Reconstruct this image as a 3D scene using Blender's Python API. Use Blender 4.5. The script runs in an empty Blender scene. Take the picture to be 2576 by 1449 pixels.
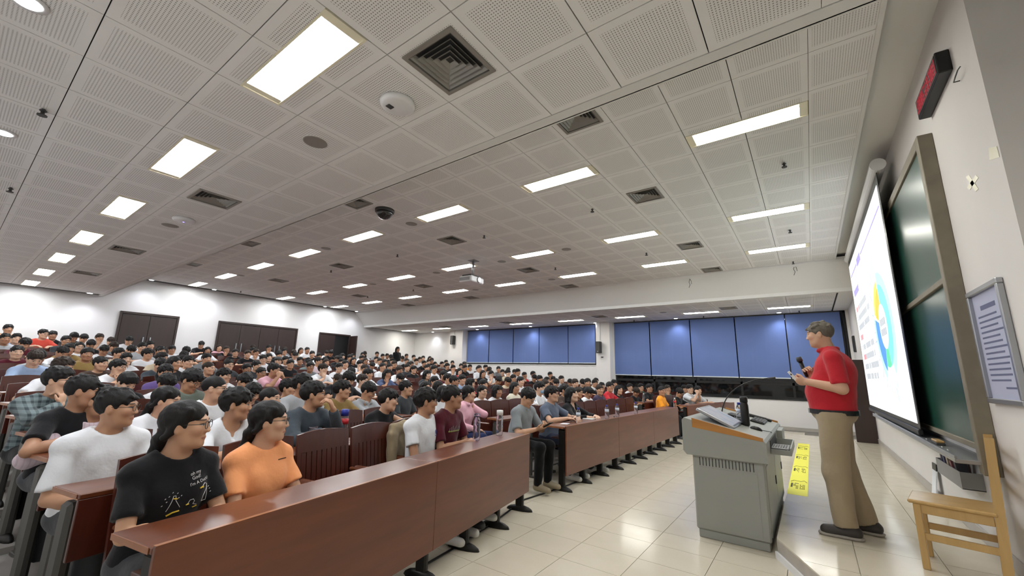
import bpy, bmesh, math, random
import numpy as np
from mathutils import Vector, Matrix, Euler
random.seed(7); np.random.seed(7)
SC = bpy.context.scene
COL = SC.collection
# ------------------------------------------------------------------ camera
IMW, IMH, FPX, HC = 2576, 1449, 1023.8, 1.40
def cam_basis(yaw, pitch, roll):
    cy, sy, cp, sp = math.cos(yaw), math.sin(yaw), math.cos(pitch), math.sin(pitch)
    fwd = np.array([sy*cp, cy*cp, sp]); right = np.array([cy, -sy, 0.0]); up = np.cross(right, fwd)
    c, s = math.cos(roll), math.sin(roll)
    return c*right+s*up, -s*right+c*up, fwd
CR, CU, CF = cam_basis(*[math.radians(a) for a in (-35.954, 11.895, 1.395)])
cam = bpy.data.cameras.new('camera'); camo = bpy.data.objects.new('camera', cam); COL.objects.link(camo)
cam.sensor_fit = 'HORIZONTAL'; cam.sensor_width = 36.0; cam.lens = FPX/IMW*36.0; cam.clip_start = 0.05; cam.clip_end = 200
camo.matrix_world = Matrix(((CR[0], CU[0], -CF[0], 0), (CR[1], CU[1], -CF[1], 0), (CR[2], CU[2], -CF[2], HC), (0, 0, 0, 1)))
SC.camera = camo
# ------------------------------------------------------------------ world (night outside) and exposure
w = bpy.data.worlds.new('night'); SC.world = w; w.use_nodes = True
w.node_tree.nodes['Background'].inputs[0].default_value = (0.012, 0.014, 0.02, 1)
w.node_tree.nodes['Background'].inputs[1].default_value = 0.6
SC.view_settings.view_transform = 'Standard'; SC.view_settings.look = 'None'
SC.view_settings.gamma = 1.0; SC.view_settings.use_curve_mapping = False
SC.view_settings.exposure = 0.0
LAMP_E = 46.0      # emission of the fluorescent panels
SPOT_W = 30.0      # downlight power
SCREEN_E = 1.45
# ------------------------------------------------------------------ pixel rays (measuring only)
def ray(p):
    return CR*((p[0]-IMW/2)/FPX) - CU*((p[1]-IMH/2)/FPX) + CF
def onz(p, z):
    d = ray(p); return d*((z-HC)/d[2])+np.array([0, 0, HC])
def onx(p, x):
    d = ray(p); return d*(x/d[0])+np.array([0, 0, HC])
def ony(p, y):
    d = ray(p); return d*(y/d[1])+np.array([0, 0, HC])
# ------------------------------------------------------------------ room measures
ZL, ZH = 3.375, 4.018          # low and high ceiling
YW, XB, XF = 14.65, -16.93, 1.026   # window wall, back wall, front wall
YN = -0.6                      # side wall beside the camera
TILE = 0.56
HP = 0.147                     # stage height
NROW, PITCH = 15, 0.95
def rise(k): return 1.0*(max(k, 0)/14.0)**1.5
BL = {'L': ((-1.97, .57), (-2.57, 3.91)), 'C': ((-2.58, 4.76), (-2.47, 9.72)), 'R': ((-2.44, 10.47), (-1.82, 13.14))}
def row_line(b, k, back=0.0):
    p, q = np.array(BL[b][0]), np.array(BL[b][1])
    d = (q-p)/np.linalg.norm(q-p); n = np.array([d[1], -d[0]])
    return p-n*(back+PITCH*k), d, n
def row_span(b, k):
    """range of s along the row line k between the aisles"""
    p, d, n = row_line(b, k)
    y0, y1 = {'L': (.52, 3.95), 'C': (4.74, 9.74), 'R': (10.46, 13.2 if k == 0 else 13.9)}[b]
    return (y0-p[1])/d[1], (y1-p[1])/d[1]
# ------------------------------------------------------------------ materials
MATS = {}
def new_mat(name):
    m = bpy.data.materials.new(name); m.use_nodes = True
    nt = m.node_tree; b = nt.nodes['Principled BSDF']
    MATS[name] = m
    return m, nt, b
def lk(nt, a, b): nt.links.new(a, b)
def mk(nt, t, **kw):
    n = nt.nodes.new(t)
    for k, v in kw.items(): setattr(n, k, v)
    return n
def srgb(r, g, b):
    f = lambda c: ((c/255+.055)/1.055)**2.4 if c/255 > .04045 else c/255/12.92
    return (f(r), f(g), f(b), 1)
def math_n(nt, op, a, b=None, c=None):
    n = mk(nt, 'ShaderNodeMath', operation=op)
    for i, v in enumerate((a, b, c)):
        if v is None: continue
        if isinstance(v, (int, float)): n.inputs[i].default_value = v
        else: lk(nt, v, n.inputs[i])
    return n.outputs[0]
def mixc(nt, f, a, b, blend='MIX'):
    n = mk(nt, 'ShaderNodeMix', data_type='RGBA', blend_type=blend)
    for i, v in ((0, f), (6, a), (7, b)):
        if isinstance(v, (int, float)): n.inputs[i].default_value = v
        elif isinstance(v, tuple): n.inputs[i].default_value = v
        else: lk(nt, v, n.inputs[i])
    return n.outputs[2]
def noise(nt, scale, detail=3, vec=None, rough=.5):
    n = mk(nt, 'ShaderNodeTexNoise'); n.inputs['Scale'].default_value = scale; n.inputs['Detail'].default_value = detail
    n.inputs['Roughness'].default_value = rough
    if vec is not None: lk(nt, vec, n.inputs['Vector'])
    return n.outputs['Fac']
def ramp(nt, fac, stops):
    n = mk(nt, 'ShaderNodeValToRGB'); e = n.color_ramp.elements
    while len(e) > 1: e.remove(e[-1])
    e[0].position, e[0].color = stops[0][0], stops[0][1]
    for p, c in stops[1:]:
        x = e.new(p); x.color = c
    lk(nt, fac, n.inputs[0]); return n.outputs[0]
def bump(nt, b, h, strength=.2, dist=.01):
    n = mk(nt, 'ShaderNodeBump'); n.inputs['Strength'].default_value = strength; n.inputs['Distance'].default_value = dist
    lk(nt, h, n.inputs['Height']); lk(nt, n.outputs[0], b.inputs['Normal'])
def plain(name, col, rough=.5, metal=0, var=.06, nscale=6, spec=.5, bmp=0, coat=0):
    m, nt, b = new_mat(name)
    tc = mk(nt, 'ShaderNodeTexCoord')
    f = noise(nt, nscale, 4, tc.outputs['Object'])
    dk = tuple(c*(1-var) for c in col[:3])+(1,); lt = tuple(min(1, c*(1+var)) for c in col[:3])+(1,)
    lk(nt, mixc(nt, f, dk, lt), b.inputs['Base Color'])
    b.inputs['Roughness'].default_value = rough; b.inputs['Metallic'].default_value = metal
    b.inputs['Specular IOR Level'].default_value = spec
    if coat: b.inputs['Coat Weight'].default_value = coat; b.inputs['Coat Roughness'].default_value = .12
    if bmp: bump(nt, b, noise(nt, nscale*12, 3, tc.outputs['Object']), bmp, .004)
    return m
def emit(name, col, e):
    m, nt, b = new_mat(name)
    b.inputs['Base Color'].default_value = (.02, .02, .02, 1)
    b.inputs['Emission Color'].default_value = col; b.inputs['Emission Strength'].default_value = e
    return m
def wood(name, c1, c2, scale=1.0, rough=.3, axis='Y', coat=.4):
    m, nt, b = new_mat(name)
    tc = mk(nt, 'ShaderNodeTexCoord'); mp = mk(nt, 'ShaderNodeMapping')
    s = {'X': (1.2, 14, 14), 'Y': (14, 1.2, 14), 'Z': (14, 14, 1.2)}[axis]
    mp.inputs['Scale'].default_value = tuple(v*scale for v in s)
    lk(nt, tc.outputs['Object'], mp.inputs['Vector'])
    f = noise(nt, 1.0, 6, mp.outputs[0], .6)
    big = noise(nt, 1.1, 2, tc.outputs['Object'])
    c = ramp(nt, f, [(.25, c1), (.75, c2)])
    c = mixc(nt, math_n(nt, 'MULTIPLY', big, .5), c, tuple(v*.6 for v in c1[:3])+(1,))
    lk(nt, c, b.inputs['Base Color'])
    b.inputs['Roughness'].default_value = rough; b.inputs['Coat Weight'].default_value = coat; b.inputs['Coat Roughness'].default_value = .18
    bump(nt, b, f, .05, .002)
    return m
def paint_wall(name, col, dirt=.05):
    m, nt, b = new_mat(name)
    tc = mk(nt, 'ShaderNodeTexCoord')
    f = noise(nt, .9, 5, tc.outputs['Object'], .62)
    g = noise(nt, 3.5, 6, tc.outputs['Object'], .7)
    st = ramp(nt, g, [(.0, (0, 0, 0, 1)), (.62, (0, 0, 0, 1)), (.8, (1, 1, 1, 1))])
    c = mixc(nt, f, tuple(v*(1-dirt) for v in col[:3])+(1,), col)
    c = mixc(nt, math_n(nt, 'MULTIPLY', st, dirt*1.2), c, tuple(v*.55 for v in col[:3])+(1,))
    lk(nt, c, b.inputs['Base Color']); b.inputs['Roughness'].default_value = .75; b.inputs['Specular IOR Level'].default_value = .25
    bump(nt, b, noise(nt, 160, 3, tc.outputs['Object']), .06, .002)
    return m
M = {}
M['wall'] = paint_wall('white_wall_paint', (.80, .785, .775, 1), .05)
M['wall_front'] = paint_wall('scuffed_wall_paint', (.78, .755, .73, 1), .12)
M['ceil_plain'] = paint_wall('ceiling_paint', (.76, .755, .73, 1), .04)
M['ceil_back'] = plain('ceiling_void', (.035, .035, .033, 1), .9)
# perforated ceiling tile: holes laid out in the tile's own metres (UV)
m, nt, b = new_mat('perforated_tile')
uv = mk(nt, 'ShaderNodeUVMap'); sx = mk(nt, 'ShaderNodeSeparateXYZ'); lk(nt, uv.outputs[0], sx.inputs[0])
PH = .0172
def hole_axis(o):
    a = math_n(nt, 'FRACT', math_n(nt, 'ADD', math_n(nt, 'DIVIDE', o, PH), 100.5))
    return math_n(nt, 'SUBTRACT', a, .5), math_n(nt, 'LESS_THAN', math_n(nt, 'ABSOLUTE', o), .2235)
ax_, mx_ = hole_axis(sx.outputs[0]); ay_, my_ = hole_axis(sx.outputs[1])
r2_ = math_n(nt, 'ADD', math_n(nt, 'MULTIPLY', ax_, ax_), math_n(nt, 'MULTIPLY', ay_, ay_))
hole = math_n(nt, 'MULTIPLY', math_n(nt, 'LESS_THAN', r2_, .25**2), math_n(nt, 'MULTIPLY', mx_, my_))
tcn = mk(nt, 'ShaderNodeTexCoord'); oi = mk(nt, 'ShaderNodeObjectInfo')
tv = noise(nt, 3, 3, tcn.outputs['Object'])
cbase = mixc(nt, tv, (.80, .79, .77, 1), (.86, .85, .83, 1))
cbase = mixc(nt, math_n(nt, 'MULTIPLY', oi.outputs['Random'], .12), cbase, (.74, .73, .70, 1))
lk(nt, mixc(nt, hole, cbase, (.34, .335, .32, 1)), b.inputs['Base Color'])
b.inputs['Roughness'].default_value = .8; b.inputs['Specular IOR Level'].default_value = .2
M['tile'] = m
# glossy cream floor tile
m, nt, b = new_mat('polished_floor_tile')
tcn = mk(nt, 'ShaderNodeTexCoord'); oi = mk(nt, 'ShaderNodeObjectInfo')
v1 = noise(nt, 5, 5, tcn.outputs['Object'], .6); v2 = noise(nt, 45, 3, tcn.outputs['Object'])
c = mixc(nt, v1, (.63, .57, .45, 1), (.71, .65, .53, 1))
c = mixc(nt, math_n(nt, 'MULTIPLY', v2, .25), c, (.56, .50, .39, 1))
c = mixc(nt, math_n(nt, 'MULTIPLY', oi.outputs['Random'], .25), c, (.60, .54, .44, 1))
lk(nt, c, b.inputs['Base Color'])
lk(nt, ramp(nt, v1, [(.3, (.10, .10, .10, 1)), (.8, (.22, .22, .22, 1))]), b.inputs['Roughness'])
M['ftile'] = m
M['grout'] = plain('tile_grout', (.20, .185, .16, 1), .9)
M['concrete'] = plain('aisle_floor', (.34, .32, .295, 1), .45, var=.15, nscale=3)
M['riser'] = plain('stage_riser', (.42, .38, .33, 1), .6, var=.2, nscale=9)
M['base'] = plain('baseboard_stone', (.46, .43, .39, 1), .35, var=.12)
M['desk'] = wood('desk_veneer', srgb(94, 47, 24), srgb(122, 64, 34), 1.0, .33, 'Y', .28)
M['desk_edge'] = wood('desk_edge', srgb(150, 92, 56), srgb(170, 112, 72), 1.0, .4, 'Y', .2)
M['chairwood'] = wood('chair_mahogany', srgb(66, 25, 15), srgb(94, 40, 24), 1.0, .34, 'Z', .3)
M['pine'] = wood('varnished_pine', srgb(188, 150, 90), srgb(214, 178, 116), .8, .35, 'Z', .4)
M['dark_door'] = wood('dark_door_veneer', srgb(44, 30, 27), srgb(58, 40, 35), .6, .42, 'Z', .1)
M['steel'] = plain('grey_painted_steel', srgb(78, 76, 72), .45, .2)
M['blackmetal'] = plain('black_cast_iron', srgb(34, 32, 30), .42, .3)
M['podium'] = plain('podium_grey_paint', srgb(150, 152, 146), .42, .0, .03)
M['podium_dark'] = plain('podium_shadow_gap', srgb(40, 40, 39), .6)  # dark panel grey; also painted shade for slots, duct and drawer opening
M['oak'] = wood('podium_oak_trim', srgb(170, 112, 42), srgb(196, 136, 58), .8, .35, 'X', .3)
M['board'] = plain('chalkboard_green', srgb(34, 74, 62), .28, 0, .25, 2.2, .5)
M['frame'] = plain('worn_board_frame', srgb(132, 124, 108), .55, .1, .25, 7)
M['alu'] = plain('aluminium', srgb(170, 172, 176), .32, .8, .05)
M['black'] = plain('black_plastic', srgb(20, 20, 21), .38)
M['darkgrey'] = plain('dark_grey_plastic', srgb(62, 62, 62), .5)
M['grey'] = plain('grey_plastic', srgb(140, 140, 140), .5)
M['white'] = plain('white_plastic', srgb(225, 225, 225), .4, var=.02)
M['cream'] = plain('cream_enamel', srgb(236, 230, 205), .45)
M['ventmetal'] = plain('vent_metal', srgb(150, 147, 140), .45, .3)
M['blind'] = plain('blue_roller_blind', srgb(100, 120, 172), .8, 0, .05, 1.2, .2, .1)
M['bar'] = plain('blind_bar', srgb(205, 212, 214), .5)
M['paper'] = plain('paper', srgb(225, 228, 232), .8, var=.02)
M['notice'] = plain('notice_sheet', srgb(176, 180, 204), .6, var=.05)
M['ink'] = plain('faded_ink', srgb(96, 100, 130), .8)
M['yellow'] = plain('yellow_floor_sticker', srgb(232, 226, 70), .5, var=.04)
M['inkblack'] = plain('print_black', srgb(52, 52, 34), .7)
M['lampwhite'] = emit('lamp_diffuser', (.95, .98, 1.0, 1), LAMP_E)
M['lampwarm'] = emit('lamp_diffuser_warm', (1.0, .98, .90, 1), LAMP_E*.7)
M['downlight'] = emit('downlight_disc', (.95, .97, 1.0, 1), 14)
M['ledblue'] = emit('blue_led', (.25, .2, 1.0, 1), 4)
M['ledred'] = emit('red_led', (1.0, .04, .08, 1), .30)
M['lens'] = emit('projector_lens_light', (.92, .96, 1.0, 1), 8)
m, nt, b = new_mat('night_glass')
b.inputs['Base Color'].default_value = (.006, .007, .008, 1); b.inputs['Roughness'].default_value = .04
M['nightglass'] = m
def clear(name, col, rough=.03):
    m, nt, b = new_mat(name)
    b.inputs['Base Color'].default_value = col; b.inputs['Transmission Weight'].default_value = .95
    b.inputs['Roughness'].default_value = rough; b.inputs['IOR'].default_value = 1.10
    return m
M['pet'] = clear('clear_plastic', (.93, .96, 1, 1)); M['petviolet'] = clear('violet_plastic', (.80, .80, .98, 1))
M['bluecap'] = plain('blue_cap', srgb(40, 52, 150), .4); M['label'] = plain('bottle_label', srgb(200, 210, 225), .5)
M['redlabel'] = plain('red_label', srgb(190, 40, 50), .5)
# people: colour comes from each object's own colour
m, nt, b = new_mat('skin')
oi = mk(nt, 'ShaderNodeObjectInfo'); at = mk(nt, 'ShaderNodeAttribute'); at.attribute_name = 'hl'
sp = mk(nt, 'ShaderNodeSeparateXYZ'); lk(nt, at.outputs['Vector'], sp.inputs[0])
hx, hy_, hz = sp.outputs; ay = math_n(nt, 'ABSOLUTE', hy_)
def ellm(yc, ry, zc, rz, xmin, yo=ay, soft=None):
    a = math_n(nt, 'DIVIDE', math_n(nt, 'SUBTRACT', yo, yc), ry); c_ = math_n(nt, 'DIVIDE', math_n(nt, 'SUBTRACT', hz, zc), rz)
    q = math_n(nt, 'ADD', math_n(nt, 'MULTIPLY', a, a), math_n(nt, 'MULTIPLY', c_, c_))
    return math_n(nt, 'MULTIPLY', math_n(nt, 'LESS_THAN', q, 1.0), math_n(nt, 'GREATER_THAN', hx, xmin))
tcn = mk(nt, 'ShaderNodeTexCoord')
sk = mixc(nt, noise(nt, 9, 4, tcn.outputs['Object']), mixc(nt, 1.0, oi.outputs['Color'], (.88, .84, .82, 1), 'MULTIPLY'), oi.outputs['Color'])
cheek = ellm(.042, .026, -.03, .022, .03)
sk = mixc(nt, math_n(nt, 'MULTIPLY', cheek, .10), sk, (.50, .16, .11, 1))
lips = ellm(0, .024, -.0635, .0085, .05, hy_)
sk = mixc(nt, math_n(nt, 'MULTIPLY', lips, .55), sk, (.36, .10, .085, 1))
brow = ellm(.033, .021, .0265, .0042, .02); sk = mixc(nt, math_n(nt, 'MULTIPLY', brow, .85), sk, (.018, .014, .012, 1))
eye = ellm(.032, .0150, .0035, .0050, .03); sk = mixc(nt, eye, sk, (.42, .39, .36, 1))
iris = ellm(.0315, .0058, .0035, .0050, .03); sk = mixc(nt, iris, sk, (.012, .009, .008, 1))
lid = ellm(.032, .0165, .0085, .0022, .03); sk = mixc(nt, lid, sk, (.03, .018, .015, 1))
nos = ellm(.0075, .0042, -.0395, .0028, .06); sk = mixc(nt, math_n(nt, 'MULTIPLY', nos, .7), sk, (.05, .02, .015, 1))
lk(nt, sk, b.inputs['Base Color']); b.inputs['Roughness'].default_value = .48; b.inputs['Specular IOR Level'].default_value = .4
b.inputs['Subsurface Weight'].default_value = 0.0
M['skin'] = m
def cloth(name, plaid=0, stripes=0):
    m, nt, b = new_mat(name)
    oi = mk(nt, 'ShaderNodeObjectInfo'); tc = mk(nt, 'ShaderNodeTexCoord')
    n1 = noise(nt, 7, 4, tc.outputs['Object'], .6); n2 = noise(nt, 260, 2, tc.outputs['Object'])
    c = mixc(nt, math_n(nt, 'MULTIPLY', n1, .35), oi.outputs['Color'], mixc(nt, 1.0, oi.outputs['Color'], (.72, .72, .74, 1), 'MULTIPLY'))
    if plaid or stripes:
        s = mk(nt, 'ShaderNodeSeparateXYZ'); lk(nt, tc.outputs['Object'], s.inputs[0])
        sc_ = plaid or stripes
        a = math_n(nt, 'LESS_THAN', math_n(nt, 'FRACT', math_n(nt, 'MULTIPLY', s.outputs[1], sc_)), .42 if plaid else .3)
        bb = math_n(nt, 'LESS_THAN', math_n(nt, 'FRACT', math_n(nt, 'MULTIPLY', s.outputs[2], sc_)), .42)
        if plaid:
            c = mixc(nt, math_n(nt, 'MULTIPLY', math_n(nt, 'ADD', a, bb), .42), c, (.02, .028, .035, 1))
        else:
            c = mixc(nt, math_n(nt, 'MULTIPLY', a, .45), c, (.42, .34, .38, 1))
    lk(nt, c, b.inputs['Base Color']); b.inputs['Roughness'].default_value = .9; b.inputs['Specular IOR Level'].default_value = .15
    b.inputs['Sheen Weight'].default_value = .15
    h = math_n(nt, 'ADD', math_n(nt, 'MULTIPLY', noise(nt, 14, 3, tc.outputs['Object']), 1.0), math_n(nt, 'MULTIPLY', n2, .05))
    bump(nt, b, h, .22, .03)
    return m
M['cloth'] = cloth('cotton_cloth'); M['plaid'] = cloth('plaid_cloth', plaid=22); M['stripe'] = cloth('striped_cloth', stripes=40)
m, nt, b = new_mat('hair')
oi = mk(nt, 'ShaderNodeObjectInfo'); tc = mk(nt, 'ShaderNodeTexCoord'); mp = mk(nt, 'ShaderNodeMapping'); mp.inputs['Scale'].default_value = (90, 90, 18)
lk(nt, tc.outputs['Object'], mp.inputs['Vector']); f = noise(nt, 1, 4, mp.outputs[0], .6)
lk(nt, mixc(nt, f, mixc(nt, 1.0, oi.outputs['Color'], (.45, .45, .45, 1), 'MULTIPLY'), mixc(nt, 1.0, oi.outputs['Color'], (1.3, 1.25, 1.2, 1), 'MULTIPLY')), b.inputs['Base Color'])
b.inputs['Roughness'].default_value = .55; b.inputs['Specular IOR Level'].default_value = .25; bump(nt, b, f, .6, .006); M['hair'] = m
m, nt, b = new_mat('coloured_matte'); oi = mk(nt, 'ShaderNodeObjectInfo'); tc = mk(nt, 'ShaderNodeTexCoord')
lk(nt, mixc(nt, math_n(nt, 'MULTIPLY', noise(nt, 8, 3, tc.outputs['Object']), .2), oi.outputs['Color'], (.1, .1, .1, 1)), b.inputs['Base Color']); b.inputs['Roughness'].default_value = .55; M['any'] = m
# ------------------------------------------------------------------ mesh helpers
class MB:
    def __init__(s): s.v = []; s.f = []; s.m = []; s.uv = None
    def quadbox(s, P8, mi=0):
        o = len(s.v); s.v += [tuple(p) for p in P8]
        for f in ((0, 3, 2, 1), (4, 5, 6, 7), (0, 1, 5, 4), (1, 2, 6, 5), (2, 3, 7, 6), (3, 0, 4, 7)):
            s.f.append(tuple(o+i for i in f)); s.m.append(mi)
        return s
    def box(s, x0, x1, y0, y1, z0, z1, mi=0):
        return s.quadbox([(x0, y0, z0), (x1, y0, z0), (x1, y1, z0), (x0, y1, z0), (x0, y0, z1), (x1, y0, z1), (x1, y1, z1), (x0, y1, z1)], mi)
    def bbox(s, x0, x1, y0, y1, z0, z1, c=.006, mi=0):
        """box with chamfered edges"""
        bm = bmesh.new(); bmesh.ops.create_cube(bm, size=1)
        for v in bm.verts: v.co = Vector(((x0+x1)/2+v.co.x*(x1-x0), (y0+y1)/2+v.co.y*(y1-y0), (z0+z1)/2+v.co.z*(z1-z0)))
        bmesh.ops.bevel(bm, geom=bm.edges[:], offset=c, segments=1, affect='EDGES')
        return s.addbm(bm, mi)
    def addbm(s, bm, mi=0, mat=None):
        o = len(s.v); bm.verts.ensure_lookup_table(); bm.verts.index_update()
        for v in bm.verts:
            c = mat @ v.co if mat else v.co
            s.v.append(tuple(c))
        for f in bm.faces: s.f.append(tuple(o+v.index for v in f.verts)); s.m.append(mi)
        bm.free(); return s
    def cyl(s, a, b_, r0, r1=None, n=12, mi=0, caps=True):
        r1 = r0 if r1 is None else r1
        a = Vector(a); b_ = Vector(b_); d = (b_-a).normalized(); u = d.orthogonal().normalized(); w_ = d.cross(u)
        o = len(s.v)
        for c, r in ((a, r0), (b_, r1)):
            for i in range(n):
                t = 2*math.pi*i/n; s.v.append(tuple(c+u*(r*math.cos(t))+w_*(r*math.sin(t))))
        for i in range(n):
            j = (i+1) % n; s.f.append((o+i, o+j, o+n+j, o+n+i)); s.m.append(mi)
        if caps:
            s.f.append(tuple(o+i for i in reversed(range(n)))); s.f.append(tuple(o+n+i for i in range(n))); s.m += [mi, mi]
        return s
    def lathe(s, prof, n=16, mi=0, c=(0, 0)):
        o = len(s.v)
        for r, z in prof:
            for i in range(n):
                t = 2*math.pi*i/n; s.v.append((c[0]+r*math.cos(t), c[1]+r*math.sin(t), z))
        for k in range(len(prof)-1):
            for i in range(n):
                j = (i+1) % n; s.f.append((o+k*n+i, o+k*n+j, o+(k+1)*n+j, o+(k+1)*n+i)); s.m.append(mi)
        s.f.append(tuple(o+i for i in reversed(range(n)))); s.m.append(mi)
        q = o+(len(prof)-1)*n; s.f.append(tuple(q+i for i in range(n))); s.m.append(mi)
        return s
    def tube(s, pts, r, n=8, mi=0):
        pts = [Vector(p) for p in pts]; o = len(s.v); u = None
        for k, p in enumerate(pts):
            d = (pts[min(k+1, len(pts)-1)]-pts[max(k-1, 0)]).normalized()
            u = d.orthogonal().normalized() if u is None else (u-d*u.dot(d)).normalized()
            w_ = d.cross(u)
            for i in range(n):
                t = 2*math.pi*i/n; s.v.append(tuple(p+u*(r*math.cos(t))+w_*(r*math.sin(t))))
        for k in range(len(pts)-1):
            for i in range(n):
                j = (i+1) % n; s.f.append((o+k*n+i, o+k*n+j, o+(k+1)*n+j, o+(k+1)*n+i)); s.m.append(mi)
        s.f.append(tuple(o+i for i in reversed(range(n)))); q = o+(len(pts)-1)*n; s.f.append(tuple(q+i for i in range(n))); s.m += [mi, mi]
        return s
    def prism(s, poly, z0, z1, mi=0):
        o = len(s.v); n = len(poly)
        s.v += [(p[0], p[1], z0) for p in poly]+[(p[0], p[1], z1) for p in poly]
        s.f.append(tuple(o+i for i in reversed(range(n)))); s.f.append(tuple(o+n+i for i in range(n))); s.m += [mi, mi]
        for i in range(n):
            j = (i+1) % n; s.f.append((o+i, o+j, o+n+j, o+n+i)); s.m.append(mi)
        return s
    def xprism(s, poly, x0, x1, mi=0):
        """poly in (y,z) pushed along x"""
        o = len(s.v); n = len(poly)
        s.v += [(x0, p[0], p[1]) for p in poly]+[(x1, p[0], p[1]) for p in poly]
        s.f.append(tuple(o+i for i in range(n))); s.f.append(tuple(o+n+i for i in reversed(range(n)))); s.m += [mi, mi]
        for i in range(n):
            j = (i+1) % n; s.f.append((o+j, o+i, o+n+i, o+n+j)); s.m.append(mi)
        return s
    def mesh(s, name, mats, smooth=False):
        me = bpy.data.meshes.new(name); me.from_pydata(s.v, [], s.f)
        for m_ in (mats if isinstance(mats, (list, tuple)) else [mats]): me.materials.append(m_)
        if any(s.m): me.polygons.foreach_set('material_index', s.m)
        if smooth: me.polygons.foreach_set('use_smooth', [True]*len(s.f))
        me.validate(); me.update()
        bm = bmesh.new(); bm.from_mesh(me); bmesh.ops.recalc_face_normals(bm, faces=bm.faces[:]); bm.to_mesh(me); bm.free()
        return me
    def build(s, name, mats, parent=None, smooth=False, loc=None):
        o = put(name, s.mesh(name, mats, smooth), parent)
        if loc is not None: o.location = loc
        return o
def put(name, me, parent=None, loc=None, rz=None, color=None):
    o = bpy.data.objects.new(name, me); COL.objects.link(o)
    if parent is not None: o.parent = parent
    if loc is not None: o.location = loc
    if rz is not None: o.rotation_euler = (0, 0, rz)
    if color is not None: o.color = color
    return o
def tag(o, label, cat, group=None, kind=None):
    if label: o['label'] = label
    if cat: o['category'] = cat
    if group: o['group'] = group
    if kind: o['kind'] = kind
    return o
def thing(name, label, cat, loc=(0, 0, 0), rz=0, group=None):
    o = bpy.data.objects.new(name, None); COL.objects.link(o); o.location = loc; o.rotation_euler = (0, 0, rz); o.empty_display_size = .05
    return tag(o, label, cat, group)
def struct(o): o['kind'] = 'structure'; return o
def copy_tree(o, parent=None):
    c = o.copy(); COL.objects.link(c); c.parent = parent
    for ch in o.children: copy_tree(ch, c)
    return c
ORD = ['first', 'second', 'third', 'fourth', 'fifth', 'sixth', 'seventh', 'eighth', 'ninth', 'tenth', 'eleventh', 'twelfth', 'thirteenth', 'fourteenth', 'fifteenth', 'sixteenth', 'seventeenth', 'eighteenth', 'nineteenth', 'twentieth']
# ================================================================== the setting
def chip(poly, n, c):
    """clip polygon by half plane n.p >= c"""
    out = []
    for i in range(len(poly)):
        a, b_ = poly[i], poly[(i+1) % len(poly)]
        da = n[0]*a[0]+n[1]*a[1]-c; db = n[0]*b_[0]+n[1]*b_[1]-c
        if da >= 0: out.append(a)
        if (da >= 0) != (db >= 0):
            t = da/(da-db); out.append((a[0]+t*(b_[0]-a[0]), a[1]+t*(b_[1]-a[1])))
    return out
# ---- front floor
floor = struct(MB().box(XB-.1, 2.2, YN-.1, YW+.3, -.2, -.013).build('floor', M['grout']))
xl = [-1.255+.483*i for i in range(-6, 5)]
yl = sorted([4.21+.483*i for i in range(0, 22)]+[3.88, 3.505, 3.126]+[3.126-.483*i for i in range(1, 8)])
tile_cache = {}
def floor_tile(x0, x1, y0, y1, z, parent, g=.004):
    k = (round(x1-x0, 3), round(y1-y0, 3))
    if k not in tile_cache:
        hw, hd = k[0]/2-g/2, k[1]/2-g/2
        tile_cache[k] = MB().box(-hw, hw, -hd, hd, -.012, 0).mesh('floor_tile', M['ftile'])
    return put('floor_tile', tile_cache[k], parent, ((x0+x1)/2, (y0+y1)/2, z))
def clipped_tile(poly, z, parent):
    cx = sum(p[0] for p in poly)/len(poly); cy = sum(p[1] for p in poly)/len(poly)
    poly = [(p[0]-cx, p[1]-cy) for p in poly]
    poly = [(p[0]*.992, p[1]*.992) for p in poly]
    return MB().prism(poly, -.012, 0).build('floor_tile', M['ftile'], parent, loc=(cx, cy, z))
for i in range(len(xl)-1):
    for j in range(len(yl)-1):
        x0, x1, y0, y1 = xl[i], xl[i+1], yl[j], min(yl[j+1], YW)
        if y0 < YN or y0 > YW-.05: continue
        if x0 > -.30 and y0 > 3.95: continue
        floor_tile(x0, x1, y0, y1, 0, floor)
# ---- seating tiers
def tier_poly(k, off=.06):
    pts = []
    pL, dL, nL = row_line('L', k, -off); pC, dC, nC = row_line('C', k, -off); pR, dR, nR = row_line('R', k, -off)
    at = lambda p, d, y: (p[0]+d[0]*(y-p[1])/d[1], y)
    return [at(pL, dL, YN), at(pL, dL, 4.33), at(pC, dC, 4.33), at(pC, dC, 10.1), at(pR, dR, 10.1), at(pR, dR, YW)]
for k in range(1, NROW):
    a = tier_poly(k)
    b_ = tier_poly(k+1, .06) if k < NROW-1 else [(XB, YN), (XB, YW)]
    back = [(x-.02, y) for x, y in b_] if k < NROW-1 else b_
    o = struct(MB().prism(a+back[::-1], -.05 if k == 1 else rise(k-1)-.03, rise(k)).build('floor', M['concrete']))
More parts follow.
